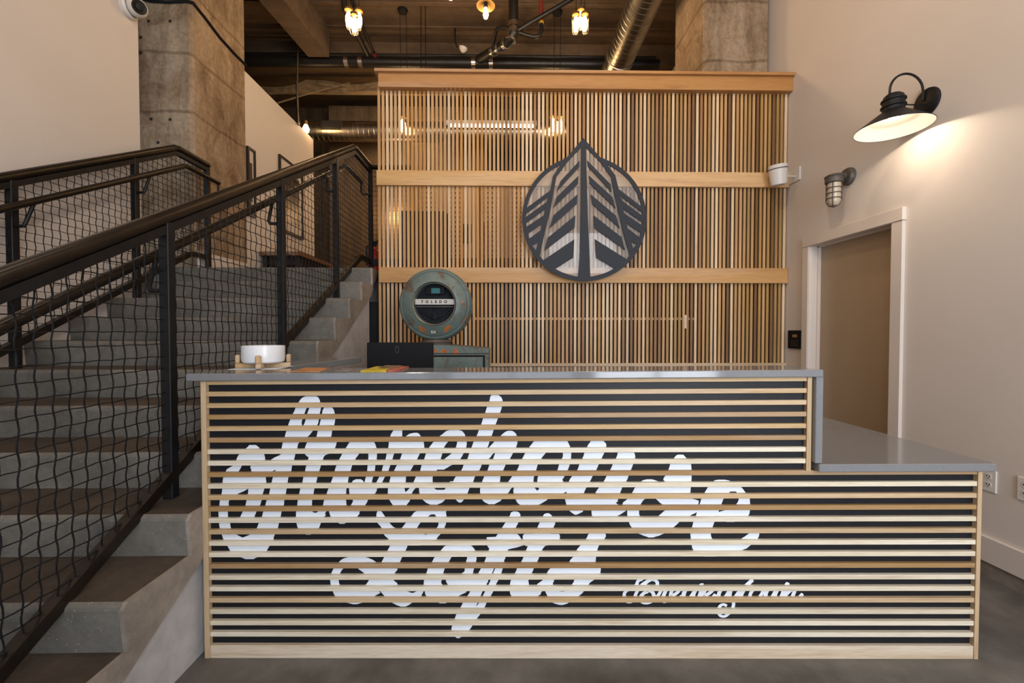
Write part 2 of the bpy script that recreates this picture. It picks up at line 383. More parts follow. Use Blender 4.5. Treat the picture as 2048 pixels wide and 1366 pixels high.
pts = []
for k in range(11, -1, -1):
    y, z = yk(k), zk(k); zb = zk(k+1)
    pts += [(y+.014, max(zb, 0)), (y+.002, z-.022), (y+.018, z-.002)]
pts += [(3.985, Z0-.002), (3.985, Z0-.20)]
low = lambda y: Z0+.5615*(y-Y0)-.245
ys = Y0-(Z0-.245)/.5615
pts += [(3.93, low(3.93)), (ys, 0), (yk(11)+.014, 0)]
pts = [(y, max(z, 0)) for y, z in pts]
MB().prism([(XS-.014, y, z) for y, z in pts], (.016, 0, 0)).build('stringer', M['stringer'], st, label='tan rough concrete stringer on the side of the stairs')
sp('wall_stair', M['smoothc'], MB().prism([(XS-.03, ys+.03, 0), (XS-.03, 3.97, 0), (XS-.03, 3.97, low(3.97)+.03), (XS-.03, ys+.03, .02)], (-.05, 0, 0)), 'smooth pale concrete wall below the stair stringer')
# ================================================================== RAILINGS
def railing(name, X, posts, yst, ypeak, zpeak, yend, hx, label, hoff, boff, end_return):
    # X rail plane, hx handrail plane; top rail follows the stairs then runs level past the peak
    SL = .553
    zt = lambda y: zpeak+SL*(min(y, ypeak)-ypeak)
    pkb = ypeak+.15; zb = lambda y: zpeak+SL*(min(y, pkb)-ypeak)-boff
    def path(off, y0, y1, x=X):
        pk = pkb if off < -.5 else ypeak
        zl = zpeak+SL*(pk-ypeak)+off
        return [(x, y0, zl+SL*(y0-pk)), (x, pk-.06, zl-.034), (x, pk-.02, zl-.009), (x, pk+.03, zl), (x, y1, zl)]
    root = thing(name, (X, yst, 0), label, 'railing')
    MB().tube(path(-.004, yst, yend+.02), .0275, 14).build('top_rail', M['rail'], root, smooth=True)
    MB().tube(path(-.052, yst, yend), .024, 4).build('top_channel', M['black'], root)
    MB().tube(path(-boff, yst, yend), .030, 4).build('bottom_rail', M['rail'], root)
    yh = ypeak+.45; hp = path(-hoff, yst, yh, hx)
    MB().tube(hp, .021, 12).build('handrail', M['rail'], root, smooth=True)
    base = []
    for y in posts:
        k = math.floor((Y0-y)/RUN)+1; zz = zk(max(k, 0)) if y < Y0 else Z0
        MB().box(X-.021, X+.021, y-.021, y+.021, zz, zt(y)-.03).build('post', M['black'], root, bevel=.003)
        s = 1 if hx > X else -1
        zh = zpeak+SL*(min(y, ypeak)-ypeak)-hoff
        if y < ypeak:
            b = [(X+s*.02, y+.0, zh-.135), (hx-s*.012, y, zh-.135), (hx-s*.003, y, zh-.118), (hx, y+.05, zh-.01+.03)]
            MB().tube(b, .0105, 8).build('handrail_bracket', M['black'], root, smooth=True)
    zh = zpeak-hoff; s = 1 if hx > X else -1
    MB().tube([(hx, yh-.012, zh), (hx, yh-.012, zh-.10), (hx-s*.012, yh-.012, zh-.125), (X, yh-.012, zh-.13), (X, posts[-1], zh-.13)], .0105, 8).build('handrail_bracket', M['black'], root, smooth=True)
    # woven wire infill, one panel between each pair of posts
    G = .0508; cuts = [yst]+posts+([yend] if yend-posts[-1] > .08 else [])
    for a, b in zip(cuts, cuts[1:]):
        mb = MB(); a += .02; b -= .02
        j0, j1 = math.ceil(a/G), math.floor(b/G)
        for j in range(j0, j1+1):                                   # crimped uprights
            y = j*G; z0, z1 = zb(y)+.02, zt(y)-.06; P = []; z = z0; i = 0
            while z < z1:
                ph = z/G*PI; P.append((X+.002*math.cos(ph), y+.0032*math.sin(ph), z)); z += G/2.5
            P.append((X, y, z1)); mb.tube(P, .0024, 4, caps=False)
        z = math.ceil(zb(a)/G)*G
        while z < zt(b):
            ya, yb_ = a, b
            hi = ypeak+(z-zpeak+.06)/SL; lo = ypeak+(z-zpeak+boff-.02)/SL
            ya = max(a, hi); yb_ = min(b, lo if lo < pkb else 99)
            if z > zpeak-.06: ya = 99
            if yb_-ya > .03:
                n = max(2, int((yb_-ya)/(G/1.5))); P = []
                for i in range(n+1):
                    y = ya+(yb_-ya)*i/n; P.append((X-.0025*math.cos(y/G*PI), y, z+.0016*math.sin(y/G*PI*2+z*40)))
                mb.tube(P, .0024, 4, caps=False)
            z += G
        w = mb.build('wire_mesh', M['black'], root, recalc=False); w['kind'] = 'stuff'
    if end_return:
        xr = end_return
        MB().tube([(X, yend, zpeak-.004), (xr, yend, zpeak-.004)], .0275, 12).build('return_rail', M['rail'], root, smooth=True)
        MB().box(X, xr, yend-.025, yend+.025, zb(9)-.03, zb(9)+.03).build('return_bottom_rail', M['black'], root)
        mb = MB(); x = X+.06
        while x < xr-.02: mb.tube([(x, yend, zb(9)+.02), (x, yend, zpeak-.03)], .0026, 4, caps=False); x += G
        z = zpeak-.97
        while z < zpeak-.05: mb.tube([(X+.02, yend, z), (xr, yend, z)], .0024, 4, caps=False); z += G
        w = mb.build('wire_mesh', M['black'], root, recalc=False); w['kind'] = 'stuff'
    return root
railing('stair_railing', -1.42, [1.837, 2.767, 3.656, 4.60], .40, 4.11, 3.065, 4.60, -1.50, 'black steel railing with wire mesh on the open side of the stairs, beside the counter', .18, 1.09, -1.0)
railing('stair_railing', -2.93, [1.75, 2.62, 3.48, 4.31], .9, 3.917, 2.967, 4.31, -2.85, 'black steel railing with wire mesh running against the white wall', .165, 1.0, None)
# ================================================================== SLAT PARTITION
YS = 3.99
TON = dict(c=(.74, .545, .335), t=(.57, .335, .135), o=(.57, .275, .055), b=(.33, .165, .055), g=(.41, .24, .07), d=(.21, .105, .036))
sx0, sx1 = PY(757, 400, YS).x, XW-.012
sw = thing('slat_partition', ((sx0+sx1)/2, YS, 0), 'tall partition of upright wooden slats with three boards across, behind the counter', 'partition')
NS = 101; pitch = (sx1-sx0-.024)/(NS-1); zt = PY(1160, 172, YS).z
slat = MB().box(-.0111, .0111, -.014, -.001, 0, zt-.0).build('slat', M['slatw'], sw, link=False, origin=(0, 0, 0)).data
rs = random.Random(5)
for i in range(NS):
    f = i/(NS-1)
    pal = 'tttcototcttotc' if f < .3 else 'ctotcbctcgtc' if f < .6 else 'ctgbcgtbcdgtc' if f < .8 else 'gtcbgtgdcgt'
    c = TON[rs.choice(pal)]; k = rs.uniform(.88, 1.1)
    piece(slat, 'slat', sw, (sx0+.0122+pitch*i, YS, 0), tuple(x*k for x in c))
def brd(name, x0p, y0p, y1p, ya, yb, col, xr=XW-.002, bev=.002):
    a = PY(x0p, y0p, ya); b = PY(x0p, y1p, ya)
    o = MB().box(a.x, xr, ya, yb, b.z, a.z).build(name, M['board'], sw, bevel=bev); o.color = (*col, 1); return o
brd('header_board', 756, 141, 173.5, YS-.075, YS+.05, (.47, .235, .075))
brd('cap_board', 748, 135.5, 141.5, YS-.105, YS+.09, (.49, .25, .085))
brd('crossing_board', 752.5, 340, 370, YS-.045, YS-.014, (.66, .40, .16))
brd('crossing_board', 757, 534.5, 565, YS-.045, YS-.014, (.56, .32, .12))
brd('bottom_board', 757, 727, 733.5, YS-.045, YS-.014, (.55, .42, .27))
a, b = PY(945, 635, YS), PY(1392, 640, YS)
o = MB().box(a.x, b.x, YS+.0, YS+.012, b.z, a.z).build('back_batten', M['board'], sw); o.color = (.40, .28, .15, 1)
p0 = PY(1369, 630, YS-.02); p1 = PY(1373.5, 657, YS-.02)
o = MB().box(p0.x, p1.x, YS-.017, YS-.014, p1.z, p0.z).build('patch', M['board'], sw); o.color = (.62, .50, .36, 1)
# ------------------------------------------------------------------ leaf emblem on the partition
YL = 3.88; LC = PY(1168.3, 438, YL)
ppm = (PY(1268.3, 438, YL)-LC).length/100
def q(x, y):                                    # emblem tracing units to metres in the emblem plane
    return ((1030+x/4.5536-1168.3)*ppm, -(270+y/4.5536-438)*ppm)
R_, cx_, cy_ = 563, 630, 767
def qarc(r, a0, a1, n=24): return [q(cx_+r*math.cos(math.radians(a0+(a1-a0)*i/n)), cy_+r*math.sin(math.radians(a0+(a1-a0)*i/n))) for i in range(n+1)]
Q = lambda *p: [q(*t) for t in p]
outer = Q((617, 45))+Q((770, 217), (800, 226))+qarc(R_, -71, 251, 90)+Q((440, 228), (470, 220))
holes = [
    Q((598, 130), (490, 240), (375, 392), (346, 560), (316, 720), (270, 900), (226, 1102), (258, 1140), (538, 952), (530, 1116), (362, 1222))+qarc(522, 121, 96, 8)+Q((590, 1100), (596, 600)),
    Q((640, 128), (775, 262), (868, 392), (905, 560), (960, 800), (1040, 1094), (1015, 1130), (725, 950), (740, 1116), (905, 1212))+qarc(522, 57, 84, 8)+Q((672, 1000), (655, 600)),
    Q((412, 285), (343, 390), (320, 515), (112, 668))+qarc(528, 191, 243, 14),
    Q((298, 573), (288, 618), (98, 754), (108, 722)),
    Q((277, 680), (262, 738), (107, 840), (104, 808)),
    Q((246, 815), (236, 870), (132, 946), (121, 902)),
    Q((212, 980), (190, 1052), (160, 1010)),
    Q((830, 275), (907, 376), (937, 498), (1137, 648))+qarc(528, -14, -66, 14),
    Q((952, 558), (968, 602), (1150, 735), (1152, 706)),
    Q((977, 672), (988, 716), (1150, 822), (1155, 794)),
    Q((1012, 805), (1022, 852), (1128, 930), (1140, 890)),
    Q((1050, 965), (1104, 995), (1075, 1036))]
LM = Matrix.Translation(LC) @ Matrix.Rotation(PI/2, 4, 'X')
lg = thing('leaf_emblem', LC, 'dark round leaf emblem on clear acrylic, hung on the slat partition', 'sign')
mesh_obj(curve_mesh([outer]+holes, .012), 'leaf_frame', M['charcoal'], lg, Matrix.Translation((0, -.012, 0)) @ LM)
mesh_obj(curve_mesh([outer], .006), 'acrylic_backing', M['acrylic'], lg, LM)
for s in ([(582, 248), (581, 302), (376, 527), (412, 432)], [(573, 383), (570, 455), (348, 670), (378, 575)], [(566, 548), (560, 635), (312, 855), (350, 738)],
          [(548, 736), (541, 848), (268, 1055), (299, 938)], [(652, 245), (659, 298), (873, 524), (866, 458)], [(668, 380), (676, 450), (910, 672), (880, 570)],
          [(685, 548), (700, 635), (950, 850), (915, 738)], [(712, 735), (722, 850), (1000, 1046), (965, 930)]):
    mesh_obj(curve_mesh([Q(*s)], .012), 'leaf_vein', M['charcoal'], lg, Matrix.Translation((0, -.012, 0)) @ LM)
for x, y in ((617, 300), (200, 500), (1060, 500), (640, 1310)):
    qx, qy = q(x, y); MB().lathe([(.012, 0), (.012, .058)], LC+Vector((qx, .004, qy)), (0, 1, 0), 10).build('standoff', M['clamp'], lg)
# ================================================================== RECEPTION COUNTER
CA, CB = PZ(413, 1316, 0), PZ(1957, 1318, 0)
CU = (CB-CA).normalized(); CN = Vector((-CU.y, CU.x, 0))
def cpix(px, py, v=0):                          # pixel -> (u, z) on the counter front, v metres behind it
    d = ray(px, py); o = CA+CN*v
    t = (o-EYE).dot(CN)/d.dot(CN); p = EYE+d*t
    return (p-CA).dot(CU), p.z
uL, zL = cpix(401, 761.2); uR, zR = cpix(1621, 753.4)
KF = (zR/zL-1)/(uR-uL)
def fan(u): return 1+KF*(u-uL)
def zn(px, py, v=0): u, z = cpix(px, py, v); return z/fan(u)
def CM(u, v, z): p = CA+CU*u+CN*v; return (p.x, p.y, z*fan(u))
def cbox(mb, u0, u1, v0, v1, z0, z1, m=0): return mb.box(u0, u1, v0, v1, z0, z1, m, fn=CM)
um = lambda px, y=1000: cpix(px, y)[0]
U0, U1 = um(402, 800), um(1964, 945)
USL, USR1, USR2 = um(414.5, 900), um(1612.5, 850), um(1953.5, 1000)
UW0, UW1 = um(1623.5, 850), um(1638, 850)
ZT = zL                                          # underside of the bar top at the left
ZBT = zn(379, 747.8, -.022)                      # its upper face
ZLO = zn(1800, 941, -.01); ZLT = zn(1800, 928, -.03)
BC = CA+CU*((U0+U1)/2)
rc = thing('reception_counter', BC, 'stepped reception counter faced with level wooden slats over a black lettered panel', 'counter')
PV = .016                                        # depth of the black panel behind the slat faces
pan = MB()
poly = [(U0+.01, .0), (U1-.01, .0), (U1-.01, ZLO), (UW0-.004, ZLO), (UW0-.004, ZT), (U0+.01, ZT)]
pan.prism([CM(u, PV, z) for u, z in poly], tuple(CN*.02))
panel = pan.build('front_panel', M['blackpanel'], rc, label='matte black panel behind the slats')
P_L, P_T, P_B = (.75, .67, .51), (.56, .385, .19), (.41, .25, .105)
cols = [P_T, P_T, P_T, P_B, P_T, P_B, P_L, P_L, P_B, P_L, P_T, P_B, P_L, P_T, P_L, P_L, P_B, P_L, P_L, P_T, P_L, P_L, P_L]
zc0, zc1 = zn(425, 765.2), zn(425, 1269.0)
stp = (zc0-zc1)/22; SH = .0092
for i, c in enumerate(cols):
    z = zc0-stp*i; ur = USR1 if i < 8 else USR2
    zz = z
    mb = MB(); cbox(mb, USL, ur, 0, PV, zz-SH, zz+SH)
    o = mb.build('slat', M['slath'], rc, bevel=.0008); k = rs.uniform(.93, 1.06); o.color = (*[x*k for x in c], 1)
def wd_(name, u0, u1, v0, v1, z0, z1, col, mat='slath', bev=.001):
    mb = MB(); cbox(mb, u0, u1, v0, v1, z0, z1); o = mb.build(name, M[mat], rc, bevel=bev); o.color = (*col, 1); return o
wd_('stile', U0, USL-.001, -.003, .045, 0, ZT, (.60, .44, .26), 'slatw')
wd_('stile', USR1+.001, UW0-.002, -.003, .03, ZLO-.004, ZT, (.60, .44, .26), 'slatw')
wd_('stile', USR2+.001, U1, -.003, .045, 0, ZLO, (.60, .44, .27), 'slatw')
wd_('base_board', USL, USR2, -.001, PV, 0, zn(425, 1290.5), (.70, .58, .43))
wd_('end_panel', U0, U0+.02, .045, .60, 0, ZT, (.5, .36, .2), 'slatw')
wd_('end_panel', U1-.02, U1, .045, .9, 0, ZLO, (.5, .36, .2), 'slatw')
mb = MB(); cbox(mb, U0+.02, UW0, .17, .19, 0, ZT); mb.build('back_panel', M['blackpanel'], rc)
# ---- brushed lettering: every stroke is a chain of left and right edges, traced row by row
LAY = [0]
def strip(mb, rows, sc, ox, oy, v=PV-.0008):
    LAY[0] += 1; v -= LAY[0]*.00002; R = []
    n = len(rows)
    def cr(a, b, c, d, t): return .5*((2*b)+(-a+c)*t+(2*a-5*b+4*c-d)*t*t+(-a+3*b-3*c+d)*t**3)
    for i in range(n-1):
        a, b, c, d = rows[max(i-1, 0)], rows[i], rows[i+1], rows[min(i+2, n-1)]
        for s in range(3):
            t = s/3; y = b[0]+(c[0]-b[0])*t
            R.append((y, cr(a[1], b[1], c[1], d[1], t), cr(a[2], b[2], c[2], d[2], t)))
    R.append(rows[-1]); vs = []
    for y, l, r in R:
        for x in (l, r):
            u, z = cpix(ox+x/sc, oy+y/sc, v); p = CA+CU*u+CN*v; vs.append((p.x, p.y, z))
    mb.add(vs, [(2*i, 2*i+1, 2*i+3, 2*i+2) for i in range(len(R)-1)])
def word(name, data, sc, ox, oy, label):
    mb = MB()
    for line in data.strip().split('\n'):
        rows = [tuple(float(t) for t in r.split(',')) for r in line.split()]
        strip(mb, sorted(rows), sc, ox, oy)
    # give the paint a whisker of thickness facing the camera
    o = mb.build(name, M['white'], panel, recalc=False, label=label); return o
word('lettering', '''
88,745,832 98,722,846 110,708,853 135,690,861 178,668,866
135,690,800 178,668,757 200,660,745 220,648,738 265,628,722 308,612,716 350,598,748 397,585,742 440,570,695 487,560,682 530,553,668 587,542,655 632,528,640 680,505,632 722,490,612 765,480,605 808,470,598 855,460,590 900,442,580 945,430,575 990,415,558 1035,403,550 1078,380,538 1120,362,528 1168,310,505 1215,200,490
135,780,861 178,775,866 220,760,857 265,748,850 308,733,840 350,700,808 397,660,770 440,640,708 470,620,682
808,98,300 855,90,205 900,77,150 945,73,147 990,66,140 1035,68,142 1078,70,157 1120,77,165 1168,92,208 1200,102,270 1215,107,300
1195,180,497 1208,100,494 1260,138,462 1303,165,435 1340,225,380 1359,275,340
468,305,360 487,290,382 510,255,402 530,235,418 560,215,428 587,205,430
575,210,290 587,205,270 632,175,248 655,135,236 680,120,222 722,103,236
530,325,418 587,318,430 632,318,434 680,325,436 722,320,436 765,310,435 808,300,425 855,295,410 900,285,402 945,275,388 990,255,362 1035,235,342 1062,238,300
543,550,600 565,505,600 587,468,600 610,400,600 632,320,600 655,320,530 680,325,475
718,104,436 740,100,436 765,98,435 790,97,360 808,96,300 830,93,262 855,90,205
168,895,942 178,890,955 195,880,966 220,875,973 265,866,977 308,855,970 350,842,955 397,833,947 440,820,935
432,775,992 440,760,990 487,742,978 510,736,960 530,738,945 545,745,905 560,760,890
397,833,945 440,818,930 487,795,910 530,775,895 587,765,880 632,750,865 680,740,850 722,728,838 765,720,828 808,705,815 855,695,806 900,685,797 945,680,796 990,672,800 1010,671,840
985,672,796 995,672,808 1006,671,900 1035,672,885 1078,675,865 1120,688,848 1150,720,815 1168,750,785
880,905,935 900,890,932 945,878,920 990,840,905 1006,820,898
433,1120,1262 440,1098,1276 455,1082,1287 480,1068,1296 505,1050,1300
500,1052,1190 530,1035,1168 587,1005,1128 632,985,1108 680,970,1095 722,958,1082 765,942,1075 808,925,1065 855,908,1062 900,905,1062 945,925,1068 965,928,1085
480,1215,1296 530,1235,1303 587,1235,1300 632,1230,1290 680,1225,1285 722,1215,1272 765,1205,1262 790,1195,1258
735,1138,1178 745,1118,1192 765,1103,1215 808,1086,1300 855,1090,1282 885,1105,1250 895,1112,1235 912,1120,1215
900,1118,1232 945,1095,1205 990,1060,1166 1010,1030,1155
955,928,1075 990,930,1166 1035,945,1140 1060,972,1095 1083,1012,1048
345,1435,1500 385,1412,1500 430,1398,1498 480,1393,1490 530,1380,1440 587,1368,1422 632,1350,1405 680,1338,1388 722,1318,1362 765,1295,1340 808,1268,1312
373,1592,1618 380,1560,1630 388,1545,1637 410,1512,1655 430,1480,1665 480,1395,1672 505,1470,1672
430,1397,1510 455,1395,1500 480,1393,1490
495,1510,1670 530,1500,1640 587,1480,1612 632,1455,1585 668,1437,1565 710,1412,1532 757,1400,1527 803,1390,1518 845,1388,1530 893,1398,1562 935,1425,1535 952,1455,1508
835,1500,1578 845,1480,1575 870,1480,1570 893,1480,1560
710,1610,1700 757,1590,1660 803,1560,1605 845,1522,1576''', 3.902, 420, 770, 'white brush script reading Storehouse, first half')
word('lettering', '''
346,395,450 360,360,485 385,330,505 405,300,512 430,275,518
425,272,385 475,237,350 518,208,335 575,190,318 622,170,300 660,160,290 708,150,258 752,145,255 800,148,262 842,152,320 890,172,352 920,205,325 934,235,290
385,420,506 430,445,519 475,440,519 518,418,502 575,350,472 622,280,410 645,250,370 660,250,345
708,125,200 752,108,200 800,80,175
818,200,415 830,160,415 842,152,418 870,160,390 890,172,355
752,390,480 800,360,440 842,330,415
77,715,768 90,705,785 105,702,795 125,697,801 168,680,796 210,667,783 255,650,766 298,637,750 340,618,734 383,605,720 428,580,702 470,565,690 515,545,668 572,528,648 615,500,640 660,482,622 708,440,588 752,415,572 795,412,546 838,412,530 885,428,505 905,445,490 917,458,478
357,840,875 368,818,893 383,800,906 405,775,915 428,755,918 468,712,912
428,770,918 468,775,912 515,748,890 572,728,860 615,700,828 660,685,808 708,660,785 752,642,780 795,628,768 838,625,845 885,635,800 905,650,785 917,665,762 930,692,738
440,735,800 468,712,790 515,665,750 560,655,705 585,630,690
515,655,752 525,650,740 540,648,722 570,625,702
700,880,950 745,852,940 795,815,880 838,770,848
795,780,872 838,740,850
420,1085,1290 430,1058,1300 445,1040,1310 465,1025,1320 485,1008,1328
465,1025,1180 515,985,1150 560,962,1112 610,935,1080 655,918,1065 705,885,1048 745,862,1042 795,887,1045 815,886,1062 832,885,1080 885,898,1156 925,922,1102 948,965,1058
470,1250,1322 515,1268,1335 560,1270,1335 610,1245,1328 655,1232,1312 705,1215,1290
698,1085,1288 720,1075,1280 745,1072,1268 795,1075,1320 812,1085,1312 832,1060,1300 860,1050,1230 885,1000,1152
745,1330,1450 795,1285,1380 832,1275,1310
421,1512,1552 430,1498,1575 440,1488,1592 463,1470,1610 515,1443,1600 558,1430,1580 610,1402,1555 655,1388,1535 700,1352,1508 742,1322,1488 790,1312,1460 835,1300,1438 885,1298,1425 895,1298,1440
890,1298,1690 920,1300,1680 970,1312,1456 990,1332,1425 1005,1352,1395 1012,1365,1380''', 3.902, 800, 770, 'white brush script reading Storehouse, middle')
word('lettering', '''
155,395,478 165,375,496 205,366,509 252,340,498 300,320,480 348,290,460 390,270,445 437,235,412 482,203,395 530,185,370 570,175,358 618,168,440 660,170,390 690,182,325 710,200,275 719,225,250
535,-40,370 555,-35,362 575,-30,200 600,-20,170
525,95,200 540,110,200
565,415,520 618,385,442 660,340,392
192,842,882 198,830,890 206,822,896 230,800,922 252,785,942 300,772,948 347,750,949 390,728,948 415,770,946 437,795,943 482,800,940 530,805,936 556,800,1000
385,600,640 390,575,660 400,555,690 437,525,772 452,505,800 482,490,820 510,470,850 530,455,860
530,455,600 545,440,575 570,412,557 595,430,545 618,445,540 658,447,540 695,452,560 710,458,600
520,640,936 530,660,936 550,685,1000 570,705,1002 600,755,1001 618,752,1000 640,725,992 658,705,955 690,660,900 710,600,858
700,455,866 748,472,822 785,505,770 800,518,748 825,575,695 838,612,652
388,1155,1210 393,1130,1235 405,1108,1275 437,1085,1321 455,1070,1345 480,1058,1362
437,1085,1250 460,1070,1260 480,1055,1250 530,1028,1203 570,1015,1185 618,998,1166 660,985,1152 710,965,1130 748,955,1116 800,940,1100 838,942,1104 865,943,1130 890,947,1200
455,1300,1345 470,1298,1357 480,1296,1363 500,1310,1385 530,1318,1401 570,1305,1405 600,1270,1406 618,1240,1405 640,1160,1402 660,1150,1396 690,1165,1370 710,1188,1310 718,1220,1282
800,1405,1478 820,1378,1476 838,1352,1470 870,1290,1448 890,1200,1425
885,947,1425 910,952,1395 930,958,1362 965,990,1240 988,1045,1135''', 3.902, 1140, 860, 'white brush script reading Storehouse, last letters')
word('lettering', '''
318,205,305 328,168,332 340,145,360 352,132,378 375,110,410
375,112,240 395,95,165 430,78,138 475,70,128 510,73,135 540,82,165 556,88,230
365,250,400 395,255,525 430,300,510 460,330,500
545,84,190 556,88,404 587,103,372 615,140,330 632,180,290 643,222,256
475,335,498 510,312,528 535,270,430 556,220,405
470,345,496 500,400,520 530,400,560 555,412,595 570,425,640 587,440,692 615,468,660 632,490,630 650,525,605 659,550,585
540,680,706 555,660,706 570,620,700 587,560,692
-10,680,830 5,665,800 38,625,745 82,590,690 118,562,665 160,525,640 195,480,612 238,480,600 272,463,586 318,440,562 352,422,547 395,400,522 430,380,507 475,345,492
-10,680,845 5,664,855 15,645,858 30,632,770
5,740,855 20,765,860 38,790,863 82,808,862 118,800,850 160,745,826 195,650,797
5,393,416 20,387,428 38,385,440 82,388,470 118,418,505 145,425,580 160,430,642
150,430,650 172,440,740 195,465,798 220,500,750 243,590,685
234,890,1010 245,855,1035 258,840,1047 270,830,1056 290,810,1064
275,825,930 318,785,900 348,768,882 392,740,855 425,728,843 473,712,832 503,708,830 540,710,880 553,715,1000 582,722,955 610,755,910 625,785,880 637,818,858
280,965,1058 318,1003,1068 348,998,1066 392,988,1054 425,980,1045 460,900,1045 473,860,1020 500,866,1140 520,880,1050 553,850,1005
462,880,1140 473,860,1145 500,868,1138 530,900,1040
10,1318,1345 18,1302,1360 35,1297,1368 78,1270,1358 112,1248,1340 155,1220,1320 190,1195,1305 235,1170,1290 265,1155,1285 312,1138,1268 342,1127,1257 388,1105,1195 423,1085,1178 470,1062,1152 500,1050,1140 550,1028,1112 578,1012,1100 628,978,1080 655,965,1068 703,935,1095 735,922,1075 783,905,1045 812,897,1025 845,905,995 868,925,962 875,935,950
163,1310,1345 170,1280,1355 183,1210,1364 186,1140,1368 195,1140,1372 235,1140,1398 255,1148,1345 268,1160,1290
342,1210,1258 388,1200,1250 423,1185,1240 470,1168,1222 500,1155,1205 550,1130,1185 578,1115,1170 628,1090,1140 655,1070,1128 690,1060,1105
22,1545,1562 28,1530,1572 40,1522,1584 78,1503,1606 112,1487,1597 155,1470,1575 190,1450,1560 235,1425,1545 265,1410,1520 312,1392,1500 342,1380,1488 388,1350,1463 423,1335,1450 470,1308,1425 500,1298,1425 550,1295,1440 575,1300,1500 590,1310,1480 605,1345,1440
163,1395,1630 172,1386,1637 190,1384,1637 220,1385,1632 235,1390,1615 246,1405,1520
470,1530,1600 500,1490,1590 530,1460,1570 550,1430,1520 578,1400,1505
153,1850,1932 160,1838,1945 170,1828,1951 190,1820,1946 235,1785,1910 265,1757,1895 312,1735,1886 342,1708,1882 360,1690,1880 390,1580,1873
385,1590,1873 405,1565,1872 422,1553,1915 445,1545,1900
390,1868,1880 397,1862,1915 410,1862,1916 425,1855,1914
422,1553,1640 445,1540,1625 470,1528,1602 500,1500,1590 530,1525,1595 548,1533,1605 565,1545,1690
440,1740,1912 470,1737,1880 497,1728,1842 530,1700,1822 548,1688,1806 565,1640,1790
556,1538,1800 578,1548,1778 600,1560,1745 628,1578,1706 640,1605,1685 648,1635,1660''', 3.413, 640, 1020, 'white brush script reading Lofts')
def brush(mb, pts, w, sc, ox, oy, v=PV-.0008):   # narrow script: a spline centre line with a width
    LAY[0] += 1; v -= LAY[0]*.00002; P = []
    for i in range(len(pts)-1):
        a, b, c, d = (Vector(pts[max(i-1, 0)]), Vector(pts[i]), Vector(pts[i+1]), Vector(pts[min(i+2, len(pts)-1)]))
        for s in range(6):
            t = s/6; P.append(.5*((2*b)+(-a+c)*t+(2*a-5*b+4*c-d)*t*t+(-a+3*b-3*c+d)*t**3))
    P.append(Vector(pts[-1])); vs = []; n = len(P)
    for i, p in enumerate(P):
        t = (P[min(i+1, n-1)]-P[max(i-1, 0)]).normalized(); nn = Vector((-t.y, t.x))
        k = w*(.5 if 0 < i < n-1 else .38)
        # a flat brush: broad on down strokes, thinner on hairlines going up and right
        k *= .78+.3*abs(t.y)
        for sgn in (1, -1):
            xx = p+nn*k*sgn; u, z = cpix(ox+xx.x/sc, oy+xx.y/sc, v); w3 = CA+CU*u+CN*v; vs.append((w3.x, w3.y, z))
    mb.add(vs, [(2*i, 2*i+1, 2*i+3, 2*i+2) for i in range(n-1)])
mb = MB()
for pts, w in (
    ([(318, 140), (275, 155), (255, 195), (200, 230), (150, 262), (138, 305), (155, 350), (195, 362), (232, 335), (258, 270), (300, 205), (350, 165), (405, 140)], 30),
    ([(330, 190), (385, 150), (430, 145), (462, 175), (440, 225), (360, 252)], 32), ([(350, 250), (405, 258), (428, 300), (415, 345), (365, 370), (318, 362), (296, 320), (330, 275), (372, 262)], 34),
    ([(425, 340), (470, 295), (500, 245), (528, 208)], 30), ([(505, 225), (545, 235), (530, 280), (512, 330), (532, 358), (570, 330)], 34),
    ([(570, 330), (610, 300), (660, 265), (680, 225), (645, 215), (605, 250), (590, 305), (610, 348), (660, 340), (700, 300)], 32),
    ([(745, 225), (720, 280), (718, 330), (745, 350), (790, 310), (830, 250)], 38), ([(845, 225), (815, 280), (810, 330), (835, 350), (870, 310), (895, 225), (890, 180)], 38),
    ([(880, 340), (930, 300), (985, 262), (1005, 225), (965, 215), (925, 250), (912, 305), (935, 348), (985, 335), (1030, 285)], 34),
    ([(1090, 225), (1062, 280), (1060, 330), (1090, 345), (1135, 300), (1180, 225)], 36), ([(1190, 220), (1170, 300), (1205, 370), (1185, 440), (1130, 495), (1085, 498), (1058, 460), (1070, 405), (1105, 385), (1140, 400)], 30),
    ([(1210, 340), (1262, 262), (1330, 200), (1392, 142)], 40), ([(1330, 205), (1285, 280), (1275, 335), (1310, 345), (1350, 310)], 36),
    ([(1460, 225), (1410, 230), (1370, 280), (1368, 330), (1400, 348), (1450, 320), (1490, 262), (1480, 228), (1440, 235)], 32),
    ([(1545, 225), (1520, 280), (1520, 330), (1548, 345), (1590, 300), (1625, 235)], 36), ([(1640, 225), (1612, 285), (1610, 330), (1635, 345), (1675, 300), (1700, 230), (1735, 172)], 36),
    ([(1735, 170), (1715, 240), (1690, 300), (1680, 340)], 34), ([(1690, 320), (1740, 265), (1790, 235), (1800, 255), (1780, 310), (1795, 345), (1840, 320), (1880, 280)], 34)):
    brush(mb, pts, w, 4.876, 1220, 1130)
mb.build('lettering', M['white'], panel, recalc=False, label='small white brush script reading Brewerytown')
